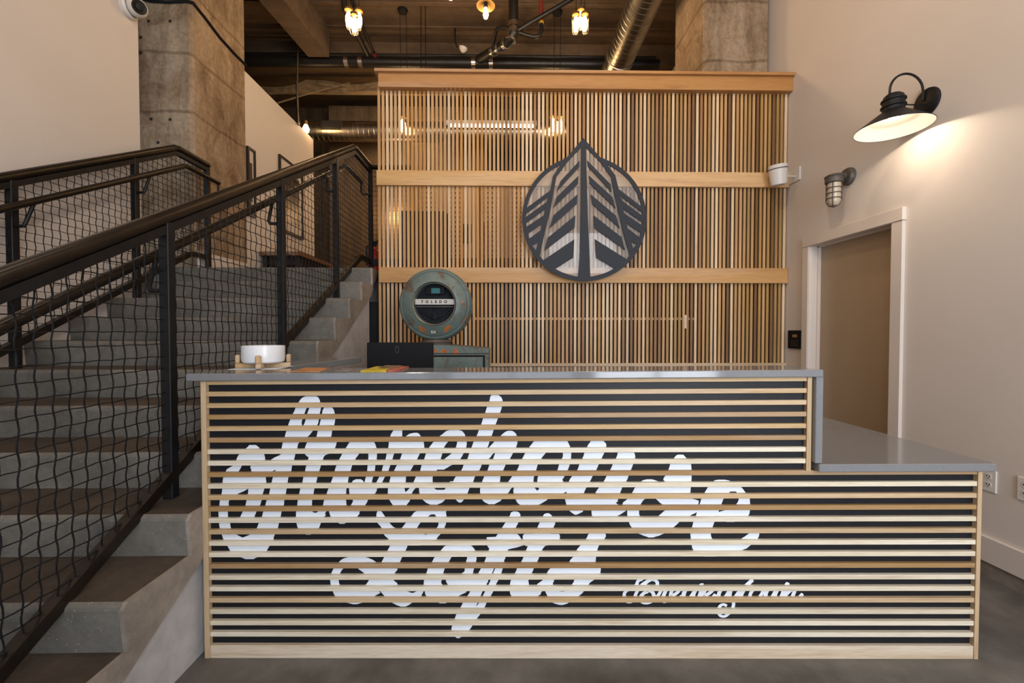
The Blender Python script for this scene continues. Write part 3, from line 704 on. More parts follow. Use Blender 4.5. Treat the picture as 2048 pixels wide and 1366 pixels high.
# ---- stone tops
bt = thing('bar_countertop', CM((U0+UW1)/2, .12, ZBT), 'raised grey stone bar top with a waterfall end', 'countertop')
ul = um(379, 754); mb = MB()
cbox(mb, ul, UW1, -.022, .20, ZT, ZBT)
mb.build('bar_slab', M['quartz'], bt, bevel=.003)
mb = MB(); cbox(mb, UW0, UW1, -.022, .20, ZLT+.001, ZT); mb.build('waterfall_slab', M['quartz'], bt, bevel=.002)
fa, fb, fc, fd = PZ(724, 711.5, 1.165), PZ(592, 727, 1.165), PZ(574, 727, 1.165), PZ(640, 711.5, 1.165)
xr0 = fb.x; zr = ZBT*fan(um(500, 745))
rt = MB().prism([(-1.205, fb.y-.12, zr-.034), (xr0-.012, fb.y-.12, zr-.034), (fa.x, fa.y, zr-.034), (-1.205, fa.y+.02, zr-.034)], (0, 0, .034))
ret = rt.build('return_slab', M['quartz'], bt, bevel=.002)
wd_('return_panel', um(640, 800)+.02, um(640, 800)+.05, .31, 1.05, 0, ZT-.012, (.02, .02, .02), 'slatw')
lt = thing('low_countertop', CM(U1-.4, .4, ZLT), 'low grey stone desk top at the right end of the counter', 'countertop')
ul2, ur2 = um(1628, 935), um(1977, 935); mb = MB()
d1 = PZ(1642, 836.5, ZLT*fan(ur2)); v1 = (d1-CA).dot(CN)+.35
mb.prism([CM(u, v, ZLO) for u, v in ((ul2, -.03), (ur2, -.03), (ur2-.012, v1), (UW1-1.0, v1), (UW1-1.0, .33), (ul2, .33))], (0, 0, ZLT-ZLO))
mb.build('desk_slab', M['quartz'], lt, bevel=.003)
mb = MB(); cbox(mb, U0+.3, UW1-1.0, .32, .95, ZLO, ZLT); mb.build('desk_slab', M['quartz'], lt)
cbx = MB(); cbox(cbx, U0+.3, U0+.33, .33, .93, 0, ZLO); cbx.build('desk_leg_panel', M['blackpanel'], lt)
# ================================================================== THINGS ON THE COUNTER
def top_at(u): return ZBT*fan(u)
def on_bar(px, py):                              # point on the bar top under a pixel
    z = ZBT*fan(um(px, 745)); p = PZ(px, py, z)
    u = (p-CA).dot(CU); p = PZ(px, py, ZBT*fan(u)); p.z = ZBT*fan((p-CA).dot(CU)); return p
pc = on_bar(527.5, 735.5)
S = (PY(566, 715, pc.y)-PY(488, 715, pc.y)).length/2       # bowl radius
pp = MB().box(pc.x-.105, pc.x+.10, pc.y-.09, pc.y+.075, pc.z, pc.z+.0012)
tag(pp.build('paper_sheet', M['white'], None, origin=pc), 'white paper sheet under the bowl stand', 'paper')
zb = pc.z+.0012
bs = thing('bowl_stand', (pc.x, pc.y, zb), 'bamboo cross stand holding the white bowl', 'stand')
SR = (PY(577, 720, pc.y)-PY(478, 720, pc.y)).length/2
for a in (0, 1):
    ang = math.radians(18+90*a); ux, uy = math.cos(ang), math.sin(ang)
    mb = MB().box(-SR, SR, -.011, .011, zb+(.001 if a else 0), zb+.022+(.001 if a else 0), fn=lambda x, y, z: (pc.x+x*ux-y*uy, pc.y+x*uy+y*ux, z))
    mb.build('cross_bar', M['bamboo'], bs, bevel=.003)
    for s in (1, -1):
        mb = MB().box(s*SR-s*.019, s*SR, -.011, .011, zb+.022, zb+.06, fn=lambda x, y, z: (pc.x+x*ux-y*uy, pc.y+x*uy+y*ux, z))
        mb.build('upright', M['bamboo'], bs, bevel=.004)
h0 = zb+.0225; rb_ = min(S, SR-.020)
prof = [(0, 0), (rb_*.86, 0), (rb_*.97, .006), (rb_, .02), (rb_*1.0, .074), (rb_*.985, .078), (rb_*.955, .075), (rb_*.94, .03), (rb_*.8, .012), (0, .010)]
tag(MB().lathe(prof, (pc.x, pc.y, h0), n=40).build('bowl', M['ceramic'], None, origin=(pc.x, pc.y, h0), smooth=True), 'white round ceramic bowl in a bamboo stand on the bar', 'bowl')
M['orangepaper'] = plain('orange_print', (.50, .22, .08), .5, 0, .5, 30); M['greypaper'] = plain('grey_print', (.22, .19, .19), .45, 0, .35, 50)
M['yellowpaper'] = plain('yellow_print', (.55, .42, .02), .45, 0, .3, 26); M['redpaper'] = plain('red_print', (.36, .09, .06), .45, 0, .6, 32); M['brownprint'] = plain('brown_print', (.16, .09, .05), .45, 0, .8, 40)
def leaflet(name, quad, mat, label, cat, h=.002, dz=0):
    P = [on_bar(*t) for t in quad]; P = [Vector((p.x, p.y, p.z+dz)) for p in P]
    c = sum(P, Vector())/4
    return tag(MB().prism(P, (0, 0, h)).build(name, mat, None, origin=c), label, cat)
leaflet('brochure', [(582, 743.5), (640, 743.5), (660, 736), (612, 736)], M['orangepaper'], 'orange printed brochure lying left of the grey card', 'brochure')
leaflet('card', [(671, 742), (698, 742), (711, 737.5), (686, 737.5)], M['greypaper'], 'small grey card between the brochure and the yellow magazine', 'card')
leaflet('magazine', [(721, 743.5), (775, 743.5), (800, 735), (752, 735)], M['yellowpaper'], 'yellow magazine at the left of the colourful pile', 'magazine', .005)
leaflet('magazine', [(772, 743.5), (795, 743.5), (818, 735), (790, 735)], M['redpaper'], 'red printed magazine at the right of the colourful pile', 'magazine', .006)
leaflet('magazine', [(757, 739.5), (792, 739), (806, 735), (772, 734.5)], M['brownprint'], 'brown picture magazine lying on top of the yellow one', 'magazine', .003, .0065)
# monitor seen from behind
mt = PY(800, 685, 2.36); ml, mr = PY(733.5, 700, 2.36).x, PY(866, 700, 2.36).x; zd = ZLT*fan(um(800, 745))
mo = thing('monitor', ((ml+mr)/2, 2.36, zd), 'black computer monitor seen from behind on the desk', 'monitor')
MB().box(ml, mr, 2.36, 2.385, mt.z-.30, mt.z).build('screen_shell', M['plastic'], mo, bevel=.004)
MB().box(ml+.006, mr-.006, 2.385, 2.387, mt.z-.294, mt.z-.006).build('display', M['black'], mo)
MB().box(ml+.02, mr-.1, 2.352, 2.36, mt.z-.155, mt.z-.105).build('vent_ridge', M['plastic'], mo, bevel=.003)
mc = (ml+mr)/2
MB().box(mc-.03, mc+.03, 2.34, 2.362, zd+.012, mt.z-.16).build('stand_neck', M['plastic'], mo, bevel=.003)
MB().box(mc-.11, mc+.11, 2.27, 2.44, zd, zd+.012).build('stand_base', M['plastic'], mo, bevel=.003)
em = PY(794, 699, 2.358); M['mark'] = plain('grey_mark', (.035, .035, .037), .5)
ring = curve_mesh([[(.011*math.cos(t*PI/10), .021*math.sin(t*PI/10)) for t in range(20)], [(.008*math.cos(t*PI/10), .017*math.sin(t*PI/10)) for t in range(20)]], .001)
mesh_obj(ring, 'logo_mark', M['mark'], mo, Matrix.Translation((em.x, 2.3595, em.z)) @ Matrix.Rotation(PI/2, 4, 'X'))
# ------------------------------------------------------------------ vintage dial scale
def scale_paint(spots):                          # spots: (x, z, half length, half width, angle) of orange rust burns, relative to the scale
    m, nt, b = nmat('worn_green_enamel'); co = coords(nt)
    f = noise(nt, co, 7, 9, .74, .5); g = noise(nt, co, 3.0, 4, .6); h = noise(nt, co, 40, 4); fine = noise(nt, co, 60, 4, .7)
    base = ramp(nt, g, [(.3, (.072, .105, .092)), (.7, (.165, .215, .195))])
    rust = ramp(nt, h, [(.3, (.07, .042, .026)), (.7, (.17, .105, .06))])
    fac = ramp(nt, f, [(.53, (0, 0, 0)), (.60, (.9, .9, .9))])
    c = mixc(nt, fac, base, rust)
    c = mixc(nt, ramp(nt, fine, [(.60, (0, 0, 0)), (.68, (.7, .7, .7))]), c, (.085, .06, .042))
    for (x, z, a, w, r) in spots:
        mp = N(nt, 'ShaderNodeMapping', vector_type='TEXTURE'); mp.inputs['Location'].default_value = (x, 0, z); mp.inputs['Rotation'].default_value = (0, -r, 0); mp.inputs['Scale'].default_value = (a, 50, w)
        nt.links.new(co, mp.inputs[0])
        ln = N(nt, 'ShaderNodeVectorMath', operation='LENGTH'); nt.links.new(mp.outputs[0], ln.inputs[0])
        ad = N(nt, 'ShaderNodeMath', operation='MULTIPLY_ADD'); ad.inputs[1].default_value = .9; nt.links.new(f, ad.inputs[0]); nt.links.new(ln.outputs['Value'], ad.inputs[2])
        k = ramp(nt, ad.outputs[0], [(.0, (1, 1, 1)), (.62, (1, 1, 1)), (.95, (0, 0, 0))])
        # distance + noise: solid inside, ragged at the rim
        c = mixc(nt, k, c, ramp(nt, h, [(.3, (.30, .075, .01)), (.6, (.52, .15, .015))]))
    nt.links.new(c, b.inputs['Base Color'])
    b.inputs['Roughness'].default_value = .42; bump(nt, b, f, .25, .004); return m
M['dark'] = plain('dark_interior', (.010, .011, .014), .6, 0, .4, 6, spec=.15)
M['teal'] = glow('teal_readout', (.01, .10, .11), .35); M['creamband'] = plain('cream_band', (.52, .50, .45), .45, 0, .06, 4); M['paleprint'] = plain('pale_print', (.42, .43, .34), .6)
YD = 3.22; dc = PY(868, 607.5, YD); DR = (PY(942.5, 607.5, YD)-dc).length
ds = thing('dial_scale', (dc.x, YD+.14, 0), 'worn green vintage dial scale with orange rust, standing behind the counter', 'scale')
wr_ = DR*.555
s_ = DR/75/5.94; spots = [((zx-522)*s_, dc.z-(zy-519)*s_, a*s_*2.1, b*s_*2.1, r) for zx, zy, a, b, r in ((375, 825, 70, 30, -.75), (670, 820, 72, 28, .72), (855, 495, 36, 10, .6))]
for px, py, a, b in ((888, 703, .075, .045), (911, 705, .05, .075), (870, 702, .06, .036)):
    p = PY(px, py, YD); spots.append((p.x-dc.x, p.z, a, b, .2))
M['enamel'] = scale_paint(spots)
AX = (0, -1, 0); o_ = (dc.x, YD+.24, dc.z)
prof = [(0, 0), (DR*.9, 0), (DR*.98, .02), (DR*.995, .06), (DR, .155), (DR*.985, .175), (DR*.955, .19), (DR*.915, .198), (DR*.905, .198), (DR*.90, .194), (DR*.89, .194), (DR*.885, .198), (DR*.85, .205), (DR*.70, .222), (wr_*1.06, .238), (wr_*1.0, .238), (wr_*.985, .20), (wr_*.98, .16)]
MB().lathe(prof, o_, AX, 64).build('dial_housing', M['enamel'], ds, smooth=True)
MB().lathe([(wr_*.99, .234), (wr_*1.055, .243), (wr_*1.075, .238), (wr_*1.0, .226)], o_, AX, 48).build('bezel', M['steel'], ds, smooth=True)
MB().lathe([(0, .15), (wr_*1.0, .15)], o_, AX, 48).build('dial_face', M['dark'], ds)
yf = YD+.24
w1 = wr_*.97; zb0 = dc.z-.035*DR/.288
bnd = MB().box(dc.x-w1, dc.x+w1, yf-.205, yf-.16, dc.z-.005, dc.z+.038)
bnd.build('name_band', M['creamband'], ds, bevel=.003)
tm = text_mesh('TOLEDO', .027, .0006, 2.3, .0011)
lt_ = mesh_obj(tm, 'band_lettering', M['plastic'], ds, Matrix.Translation((dc.x-.005, yf-.2058, dc.z+.0165)) @ Matrix.Rotation(PI/2, 4, 'X')); lt_['kind'] = 'stuff'
MB().box(dc.x-.075, dc.x+.075, yf-.175, yf-.15, dc.z+.072, dc.z+.135).build('readout_frame', M['plastic'], ds, bevel=.006)
MB().box(dc.x-.03, dc.x+.034, yf-.178, yf-.174, dc.z+.083, dc.z+.122).build('readout', M['teal'], ds)
MB().box(dc.x-w1*.95, dc.x+w1*.95, yf-.185, yf-.16, dc.z-.022, dc.z-.014).build('crossbar', M['castgrey'], ds)
mech = MB().box(dc.x-.018, dc.x+.015, yf-.185, yf-.15, dc.z-.115, dc.z-.055).tube([(dc.x-.004, yf-.175, dc.z-.02), (dc.x-.004, yf-.175, dc.z-.06)], .006, 8)
mech.tube([(dc.x-.11, yf-.16, dc.z-.05), (dc.x-.03, yf-.165, dc.z-.10), (dc.x+.04, yf-.165, dc.z-.09), (dc.x+.10, yf-.16, dc.z-.04)], .012, 8)
mech.lathe([(0, .17), (.022, .17), (.022, .15)], (dc.x+.03, yf, dc.z-.085), AX, 16)
mech.build('mechanism', M['dark'], ds)
MB().lathe([(wr_*.99, .2), (0, .2)], o_, AX, 40).build('dial_glass', M['dialglass'], ds)
x, z = dc.x+(508-522)*s_, dc.z-(845-519)*s_
emb = MB().box(x-.017, x+.016, yf-.2195, yf-.200, z-.017, z+.017); emb.build('maker_badge', M['paleprint'], ds)
MB().lathe([(.011, .2205), (.006, .2205)], (x, yf, z), AX, 14).build('badge_ring', M['mark'], ds)
M['neckrust'] = plain('brown_rusted_iron', (.105, .072, .052), .6, 0, .35, 14, .08)
# neck, cabinet and pedestal
zt_ = PY(905, 690, YD+.05).z; hw = PY(978, 700, YD).x-dc.x
MB().lathe([(.108, -.03), (.108, .036), (.118, .040), (.118, .06)], (dc.x, YD+.14, zt_-.02), n=28).build('neck', M['neckrust'], ds, smooth=True)
zs = PY(978, 697, YD).z
MB().prism([(dc.x-hw, YD, .12), (dc.x+hw, YD, .12), (dc.x+hw, YD, zs-.006), (dc.x+hw-.006, YD, zs), (dc.x+.11, YD, zt_), (dc.x-.11, YD, zt_), (dc.x-hw+.006, YD, zs), (dc.x-hw, YD, zs-.006)], (0, .28, 0))  .build('pedestal_cabinet', M['enamel'], ds, bevel=.006)
zi = PY(900, 714, YD).z
MB().box(dc.x-hw+.045, dc.x+hw-.045, YD-.006, YD, .2, zi).build('door_panel', M['enamel'], ds, bevel=.003)
fr = MB(); a, b = dc.x-hw+.03, dc.x+hw-.03
fr.box(a, b, YD-.003, YD, zi, zi+.014).box(b-.014, b, YD-.003, YD, .2, zi).box(a, a+.014, YD-.003, YD, .2, zi)
fr.build('door_gasket', M['plastic'], ds)
MB().box(dc.x-hw, dc.x+hw, YD-.004, YD, PY(900, 706.5, YD).z-.004, PY(900, 706.5, YD).z).build('seam_strip', M['dark'], ds)
MB().box(dc.x-hw-.05, dc.x+hw+.05, YD-.06, YD+.34, 0, .12).build('base', M['enamel'], ds, bevel=.01)
# ================================================================== RIGHT WALL FITTINGS
p = PX(1855, 203, XW); yc = p.y
ws = thing('wall_sconce', (XW, yc, p.z), 'large black barn sconce glowing white inside, on the right wall', 'lamp')
sx_ = PY(1786, 258, yc).x; zr_ = PY(1786, 258, yc).z; RR = .194
MB().lathe([(0, .0), (.085, 0), (.083, .01), (.07, .018), (0, .024)], (XW, yc, p.z-.005), (-1, 0, 0), 28).build('wall_plate', M['black'], ws, smooth=True)
zn_ = zr_+.115
MB().lathe([(RR, 0), (RR*1.005, .004), (.062, .105), (.058, .11)], (sx_, yc, zr_), n=48).build('shade', M['black'], ws, smooth=True)
MB().lathe([(RR*.992, .0025), (.06, .1), (.0, .1)], (sx_, yc, zr_), n=48).build('shade_lining', M['shadein'], ws, smooth=True)
MB().lathe([(.056, .108), (.056, .128), (.064, .133), (.064, .14), (.056, .145), (.056, .166), (.063, .171), (.063, .178), (.054, .184), (.05, .2), (.036, .212), (0, .216)], (sx_, yc, zr_), n=28).build('socket_housing', M['black'], ws, smooth=True)
xa, xb = sx_-.025, XW-.03; zz = zr_+.205
pth = [(xa, yc, zz)]+[((xa+xb)/2-(xb-xa)/2*math.cos(PI*i/14), yc, zz+.03+(xb-xa)/2*1.0*math.sin(PI*i/14)) for i in range(15)]+[(xb, yc, zz-.03)]
MB().tube(pth, .0068, 8).build('gooseneck', M['black'], ws, smooth=True)
for dz_ in (.15, .118): MB().tube([(sx_+.05, yc, zr_+dz_), (XW, yc, zr_+dz_)], .004, 8).build('strut', M['black'], ws)
MB().lathe([(0, 0), (.022, .006), (.03, .028), (.022, .05), (.014, .062)], (sx_, yc, zr_+.062), n=20).build('bulb', M['bulbwhite'], ws, smooth=True)
dl = bpy.data.lights.new('sconce_light', 'AREA'); dl.shape = 'DISK'; dl.size = .09; dl.energy = 2.9; dl.color = (1, .82, .62)
do = bpy.data.objects.new('sconce_light', dl); C.objects.link(do); do.parent = ws; do.location = Vector((sx_, yc, zr_+.060))-ws.location
# jelly-jar light
p = PX(1699, 353, XW); y = p.y; jx = PY(1668, 380, y).x
jl = thing('jar_wall_light', (XW, y, p.z), 'small grey caged jar light above the door', 'lamp'); 
MB().lathe([(0, 0), (.065, 0), (.065, .018), (.055, .035), (.02, .042)], (XW, y, p.z), (-1, 0, 0), 24).build('mount', M['castgrey'], jl, smooth=True)
zt1 = PY(1668, 349, y).z
MB().tube([(XW-.03, y, p.z+.006), (jx, y, zt1-.022)], .027, 12).build('arm', M['castgrey'], jl, smooth=True)
MB().lathe([(0, 0), (.045, -.003), (.062, -.014), (.064, -.02), (.059, -.026), (.059, -.062), (.05, -.068)], (jx, y, zt1), n=28).build('cap', M['castgrey'], jl, smooth=True)
M['frost'] = plain('frosted_jar_glass', (.42, .35, .28), .25, 0, .05)
zj = PY(1668, 414, y).z; hj = zt1-.068-zj
MB().lathe([(.045, hj), (.044, .05), (.04, .028), (.026, .010), (0, .004)], (jx, y, zj), n=24).build('jar', M['frost'], jl, smooth=True)
for k, f in enumerate((.30, .52, .74)):
    r = .05; zq = zj+hj*f+.01
    MB().tube([(jx+r*math.cos(t*PI/12), y+r*math.sin(t*PI/12), zq) for t in range(25)], .0032, 6, caps=False).build('cage_ring', M['castgrey'], jl, smooth=True)
for k in range(4):
    a = PI/4+k*PI/2; c, s = math.cos(a), math.sin(a)
    MB().tube([(jx+.049*c, y+.049*s, zj+hj), (jx+.05*c, y+.05*s, zj+.045), (jx+.035*c, y+.035*s, zj+.012), (jx, y, zj-.002)], .003, 6).build('cage_wire', M['castgrey'], jl, smooth=True)
# white tilted speaker on a wall bracket
p = PX(1589, 352, XW); ysp = p.y-.06
spk = thing('wall_speaker', (XW, p.y, p.z), 'small white tilted speaker on a bracket at the edge of the slats', 'speaker'); c = PY(1556.5, 350, ysp)
MB().box(XW-.012, XW, p.y-.085, p.y+.085, p.z-.06, p.z+.06).build('bracket_plate', M['whiteplastic'], spk, bevel=.003)
MB().tube([(XW-.012, p.y-.02, p.z-.01), (c.x+.05, ysp, c.z-.01)], .007, 8).build('arm', M['whiteplastic'], spk)
ax = Vector((-.14, -.12, 1)).normalized()
MB().lathe([(0, -.088), (.058, -.088), (.064, -.082), (.075, .04), (.0755, .046)], c, ax, 28).build('body', M['whiteplastic'], spk, smooth=True)
MB().lathe([(.0755, .046), (.0775, .048), (.0775, .053), (.076, .055)], c, ax, 28).build('seal_ring', M['castgrey'], spk, smooth=True)
MB().lathe([(.076, .055), (.078, .075), (.07, .086), (0, .088)], c, ax, 28).build('lid', M['whiteplastic'], spk, smooth=True)
# keypad
a, b = PX(1580, 660, XW), PX(1606, 698, XW); zm = (PX(1593, 660, XW).z+PX(1593, 698, XW).z)/2
kp = thing('keypad', (XW, (a.y+b.y)/2, zm), 'small black alarm keypad on the wall beside the door frame', 'keypad')
ym, hh = (a.y+b.y)/2, .082
MB().box(XW-.022, XW, b.y, a.y, zm-hh, zm+hh).build('keypad_shell', M['plastic'], kp, bevel=.004)
M['kdisp'] = glow('amber_display', (.16, .09, .02), .25); M['kkey'] = plain('dim_key_print', (.10, .08, .05), .5)
dy_ = a.y-b.y
MB().box(XW-.0235, XW-.022, b.y+dy_*.28, b.y+dy_*.62, zm+.02, zm+.045).build('display', M['kdisp'], kp)
for r_ in range(3):
    for c_ in range(3): MB().box(XW-.0232, XW-.022, b.y+dy_*(.25+.18*c_), b.y+dy_*(.33+.18*c_), zm-.015-.02*r_, zm-.009-.02*r_).build('key', M['kkey'], kp)
# outlets
def outlet(px, py, label):
    p = PX(px, py, XW); r = thing('wall_outlet', (XW, p.y, p.z), label, 'outlet')
    MB().box(XW-.008, XW, p.y-.037, p.y+.037, p.z-.06, p.z+.06).build('cover_plate', M['whiteplastic'], r, bevel=.003)
    for dz_ in (.022, -.022):
        s = MB().lathe([(0, 0), (.0165, 0), (.0165, -.002)], (XW-.0095, p.y, p.z+dz_), (-1, 0, 0), 20).build('socket', M['whiteplastic'], r)
        h = MB().box(XW-.0105, XW-.009, p.y-.008, p.y-.005, p.z+dz_-.002, p.z+dz_+.008).box(XW-.0105, XW-.009, p.y+.005, p.y+.008, p.z+dz_-.002, p.z+dz_+.008).box(XW-.0105, XW-.009, p.y-.002, p.y+.002, p.z+dz_-.011, p.z+dz_-.006)
        h.build('socket_slot', M['plastic'], s)
outlet(1979.5, 961, 'white power outlet just right of the counter end')
outlet(2054, 980, 'white power outlet cut off by the right picture edge')
# ================================================================== LEFT SIDE FITTINGS
p = PX(255, 15, XL)
sc_ = thing('security_camera', (XL, p.y, p.z), 'white turret security camera high on the left wall', 'camera')
MB().lathe([(0, 0), (.085, 0), (.085, .025), (.07, .04)], p, (1, 0, 0), 28).build('mount_ring', M['whiteplastic'], sc_, smooth=True)
c = p+Vector((.075, 0, 0)); dv = Vector((.75, -.45, -.25)).normalized()
MB().lathe([(.0, -.07), (.04, -.06), (.066, -.03), (.074, 0), (.066, .03), (.052, .048)], c, dv, 28).build('eyeball', M['whiteplastic'], sc_, smooth=True)
MB().lathe([(.052, .048), (.05, .054), (.03, .05), (.028, .058), (.0, .062)], c, dv, 24).build('lens', M['black'], sc_, smooth=True)
# cable draped across the pier
pts = [PY(278, -4, 4.214), PY(300, 2, 4.214), PY(335, 4, 4.214), PY(372, 2, 4.21)]
X_ = -2.986
pts += [PX(386, 5, X_), PX(410, 35, X_), PX(440, 75, X_), PX(470, 108, X_), PX(489, 127, X_), PX(493, 132, X_)]
tag(MB().tube(pts, .013, 8).build('cable', M['plastic'], None, origin=pts[0], smooth=True), 'dark cable draped diagonally across the concrete pier', 'cable')
# framed pictures on the landing wall
M['mat'] = plain('white_mat_board', (.62, .56, .5), .6); M['print'] = plain('dark_print', (.06, .045, .035), .35, 0, .7, 5); M['wframe'] = plain('black_picture_frame', (.014, .012, .011), .4)
def picture(y0, y1, z0, z1, label):
    X = -3.0; r = thing('picture_frame', (X, (y0+y1)/2, (z0+z1)/2), label, 'picture')
    t = .025
    MB().box(X, X+.03, y0, y1, z1-t, z1).box(X, X+.03, y0, y1, z0, z0+t).box(X, X+.03, y0, y0+t, z0+t, z1-t).box(X, X+.03, y1-t, y1, z0+t, z1-t).build('frame', M['wframe'], r)
    MB().box(X, X+.012, y0+t, y1-t, z0+t, z1-t).build('mat_board', M['mat'], r)
    MB().box(X+.012, X+.014, y0+.10, y1-.10, z0+.17, z1-.17).build('print', M['print'], r)
zf = lambda px, py: PX(px, py, -2.98).z
yf1 = PX(511, 360, -2.98).y
picture(5.075, yf1, zf(511, 436), zf(511, 303), 'tall framed picture half hidden behind the concrete pier')
picture(PX(560, 400, -2.98).y, PX(606, 400, -2.98).y, zf(606, 480), zf(606, 345), 'framed picture with white mat seen through the railing mesh')
# bench against the landing wall
bz = PX(619, 529, -2.7).z
M['benchwood'] = wood('reddish_bench_wood', (6, 1, 6), (.22, .10, .04))
bn = thing('bench', (-2.8, 6.1, Z0), 'low dark wooden bench against the landing wall', 'bench')
MB().box(-2.99, -2.5, 5.3, 6.75, bz, bz+.05).build('seat', M['benchwood'], bn, bevel=.004)
for y in (5.36, 6.66):
    for x in (-2.98, -2.58): MB().box(x, x+.05, y, y+.05, Z0, bz).build('leg', M['darkpanel'], bn)
MB().box(-2.98, -2.55, 5.4, 6.66, bz-.10, bz).build('apron', M['darkpanel'], bn)
# fire extinguisher behind the rail end
M['red'] = plain('red_enamel', (.30, .012, .012), .3, 0, .1)
fx = PY(750, 520, 4.85)
fe = thing('fire_extinguisher', (fx.x, 4.85, Z0), 'red fire extinguisher standing behind the end of the railing', 'extinguisher')
MB().lathe([(0, 0), (.07, 0), (.075, .01), (.075, .30), (.05, .345), (.02, .36)], (fx.x, 4.85, Z0), n=20).build('cylinder', M['red'], fe, smooth=True)
MB().lathe([(.02, .355), (.02, .39), (.028, .39), (.028, .42), (0, .42)], (fx.x, 4.85, Z0), n=12).build('valve', M['black'], fe)
MB().tube([(fx.x, 4.85, Z0+.41), (fx.x+.08, 4.85, Z0+.44)], .01, 6).build('handle', M['black'], fe)
MB().tube([(fx.x-.02, 4.85, Z0+.4), (fx.x-.09, 4.84, Z0+.36), (fx.x-.085, 4.83, Z0+.15)], .009, 6).build('hose', M['black'], fe)
# ================================================================== OVERHEAD AND BEHIND THE PARTITION
def duct(name, a, b, r, label, collars=()):
    a, b = Vector(a), Vector(b); L = (b-a).length; ax = (b-a).normalized()
    root = thing(name, a, label, 'duct')
    prof = [(r, 0)]; h = .10
    while h < L-.02: prof += [(r, h-.005), (r+.003, h-.002), (r+.003, h+.002), (r, h+.005)]; h += .085
    prof.append((r, L))
    MB().lathe(prof, a, ax, 32).build('spiral_pipe', M['steel'], root, smooth=True)
    for c in collars: MB().lathe([(r, c), (r+.012, c+.004), (r+.012, c+.10), (r, c+.104)], a, ax, 32).build('collar', M['steel'], root, smooth=True)
    return root
dq = PY(1246, 64, 5.6); Xd = PY(1262, 64, 5.4).x; zd_ = PY(1262, 64, 5.4).z
duct('spiral_duct', (Xd, 3.4, zd_), (Xd, 6.32, zd_), .185, 'shiny spiral duct running back above the partition at right', (2.45,))
p0, p1 = PY(560, 262, 7.3), PY(1200, 256, 7.3)
hd = duct('spiral_duct', (p0.x-.8, 7.3, p0.z), (p1.x, 7.3, p0.z), .158, 'level spiral duct crossing behind the partition, left of the slats', ())
g = PY(662, 251, 7.13)
MB().box(g.x-.17, g.x+.17, 7.12, 7.2, g.z-.06, g.z+.08).build('grille_frame', M['steel'], hd, bevel=.004)
MB().box(g.x-.13, g.x+.13, 7.112, 7.12, g.z-.035, g.z+.055).build('grille', M['darkpanel'], hd)
# black pipes
pz = PY(900, 126, 6.5)
def pipe(name, pts, r, label, clamps=(), cat='pipe', mat='castiron'):
    P = [Vector(t) for t in pts]; o = thing(name, P[0], label, cat)
    MB().tube(P, r, 14).build('pipe_run', M[mat], o, smooth=True)
    for c, dv in clamps:
        MB().lathe([(r, -.03), (r+.008, -.03), (r+.008, .03), (r, .03)], c, dv, 16).build('clamp', M['clamp'], o, smooth=True)
    return o
cl = [(Vector((PY(x, 126, 6.5).x, 6.5, pz.z)), (1, 0, 0)) for x in (694, 722, 947, 982)]
pipe('drain_pipe', [(-5.5, 6.5, pz.z), (2.3, 6.5, pz.z)], .075, 'thick black level drain pipe under the ceiling beam', cl)
zc = PY(900, 113, 6.62).z
pipe('conduit', [(-5.5, 6.6, zc), (2.3, 6.6, zc)], .02, 'thin dark conduit just above the level drain pipe', (), 'conduit')
def pp3(l): return [PY(x, y, Y) for x, y, Y in l]
A_ = pp3([(686, -14, 5.5), (690, 18, 5.7), (700, 42, 5.85), (720, 80, 6.15), (737, 114, 6.45)])
t_ = (A_[3]-A_[2]).normalized()
pipe('bent_pipe', A_, .036, 'bent black pipe dropping to the drain beside the left jar lamps', [(A_[2]+t_*d, t_) for d in (.02, .16)])
B_ = pp3([(700, -8, 5.6), (724, 50, 6.0), (750, 112, 6.45)])
pipe('slanting_pipe', B_, .024, 'thin black slanting pipe ending in a red collar', ()).name
M['red2'] = plain('dull_red_paint', (.16, .02, .012), .5)
t_ = (B_[2]-B_[1]).normalized(); MB().tube([B_[2]-t_*.05, B_[2]+t_*.04], .034, 12).build('red_collar', M['red2'], bpy.data.objects['slanting_pipe'])
C_ = pp3([(1027, -8, 5.6), (1027, 66, 5.6), (1024, 76, 5.63), (1016, 84, 5.7), (990, 100, 6.02), (958, 119, 6.45)])
t2 = (C_[4]-C_[3]).normalized()
cr = pipe('stack_pipe', C_, .062, 'thick black vertical pipe bending towards the drain with steel bands', [(PY(1027, y, 5.6), (0, 0, 1)) for y in (50, 62)]+[(PY(1023, 77, 5.64), (-.4, .1, -1))]+[(C_[3]+t2*d, t2) for d in (.06, .26, .42)])
pipe('branch_pipe', pp3([(1034, 62, 5.6), (1060, 46, 5.58), (1150, -6, 5.5)]), .028, 'black branch pipe rising to the right from the vertical pipe')
pipe('trap_pipe', pp3([(1034, 64, 5.62), (1052, 70, 5.62), (1068, 74, 5.62), (1078, 72, 5.62), (1083, 62, 5.62), (1082, 3, 5.62)]), .026, 'black trap pipe with a red riser right of the vertical pipe')
pipe('loop_pipe', pp3([(1018, 56, 5.62), (1006, 54, 5.66), (994, 58, 5.72), (990, 70, 5.8), (988, 82, 5.95), (984, 94, 6.1)]), .022, 'small looping black pipe left of the vertical pipe')
pipe('hanging_conduit', pp3([(640, 92, 6.3), (618, 78, 6.3), (604, 73, 6.3), (596, 78, 6.3), (595.5, 100, 6.3), (594, 180, 6.3), (597, 250, 6.3)]), .016, 'thin steel conduit dropping beside the landing wall', (), 'conduit', 'steel')
p0, p1 = PY(1083, 48, 5.62), PY(1082, 3, 5.62)
MB().tube([p0, p1], .028, 12).build('red_riser', M['red2'], bpy.data.objects['trap_pipe'])
M['yellow'] = plain('yellow_band_paint', (.42, .28, .02), .5)
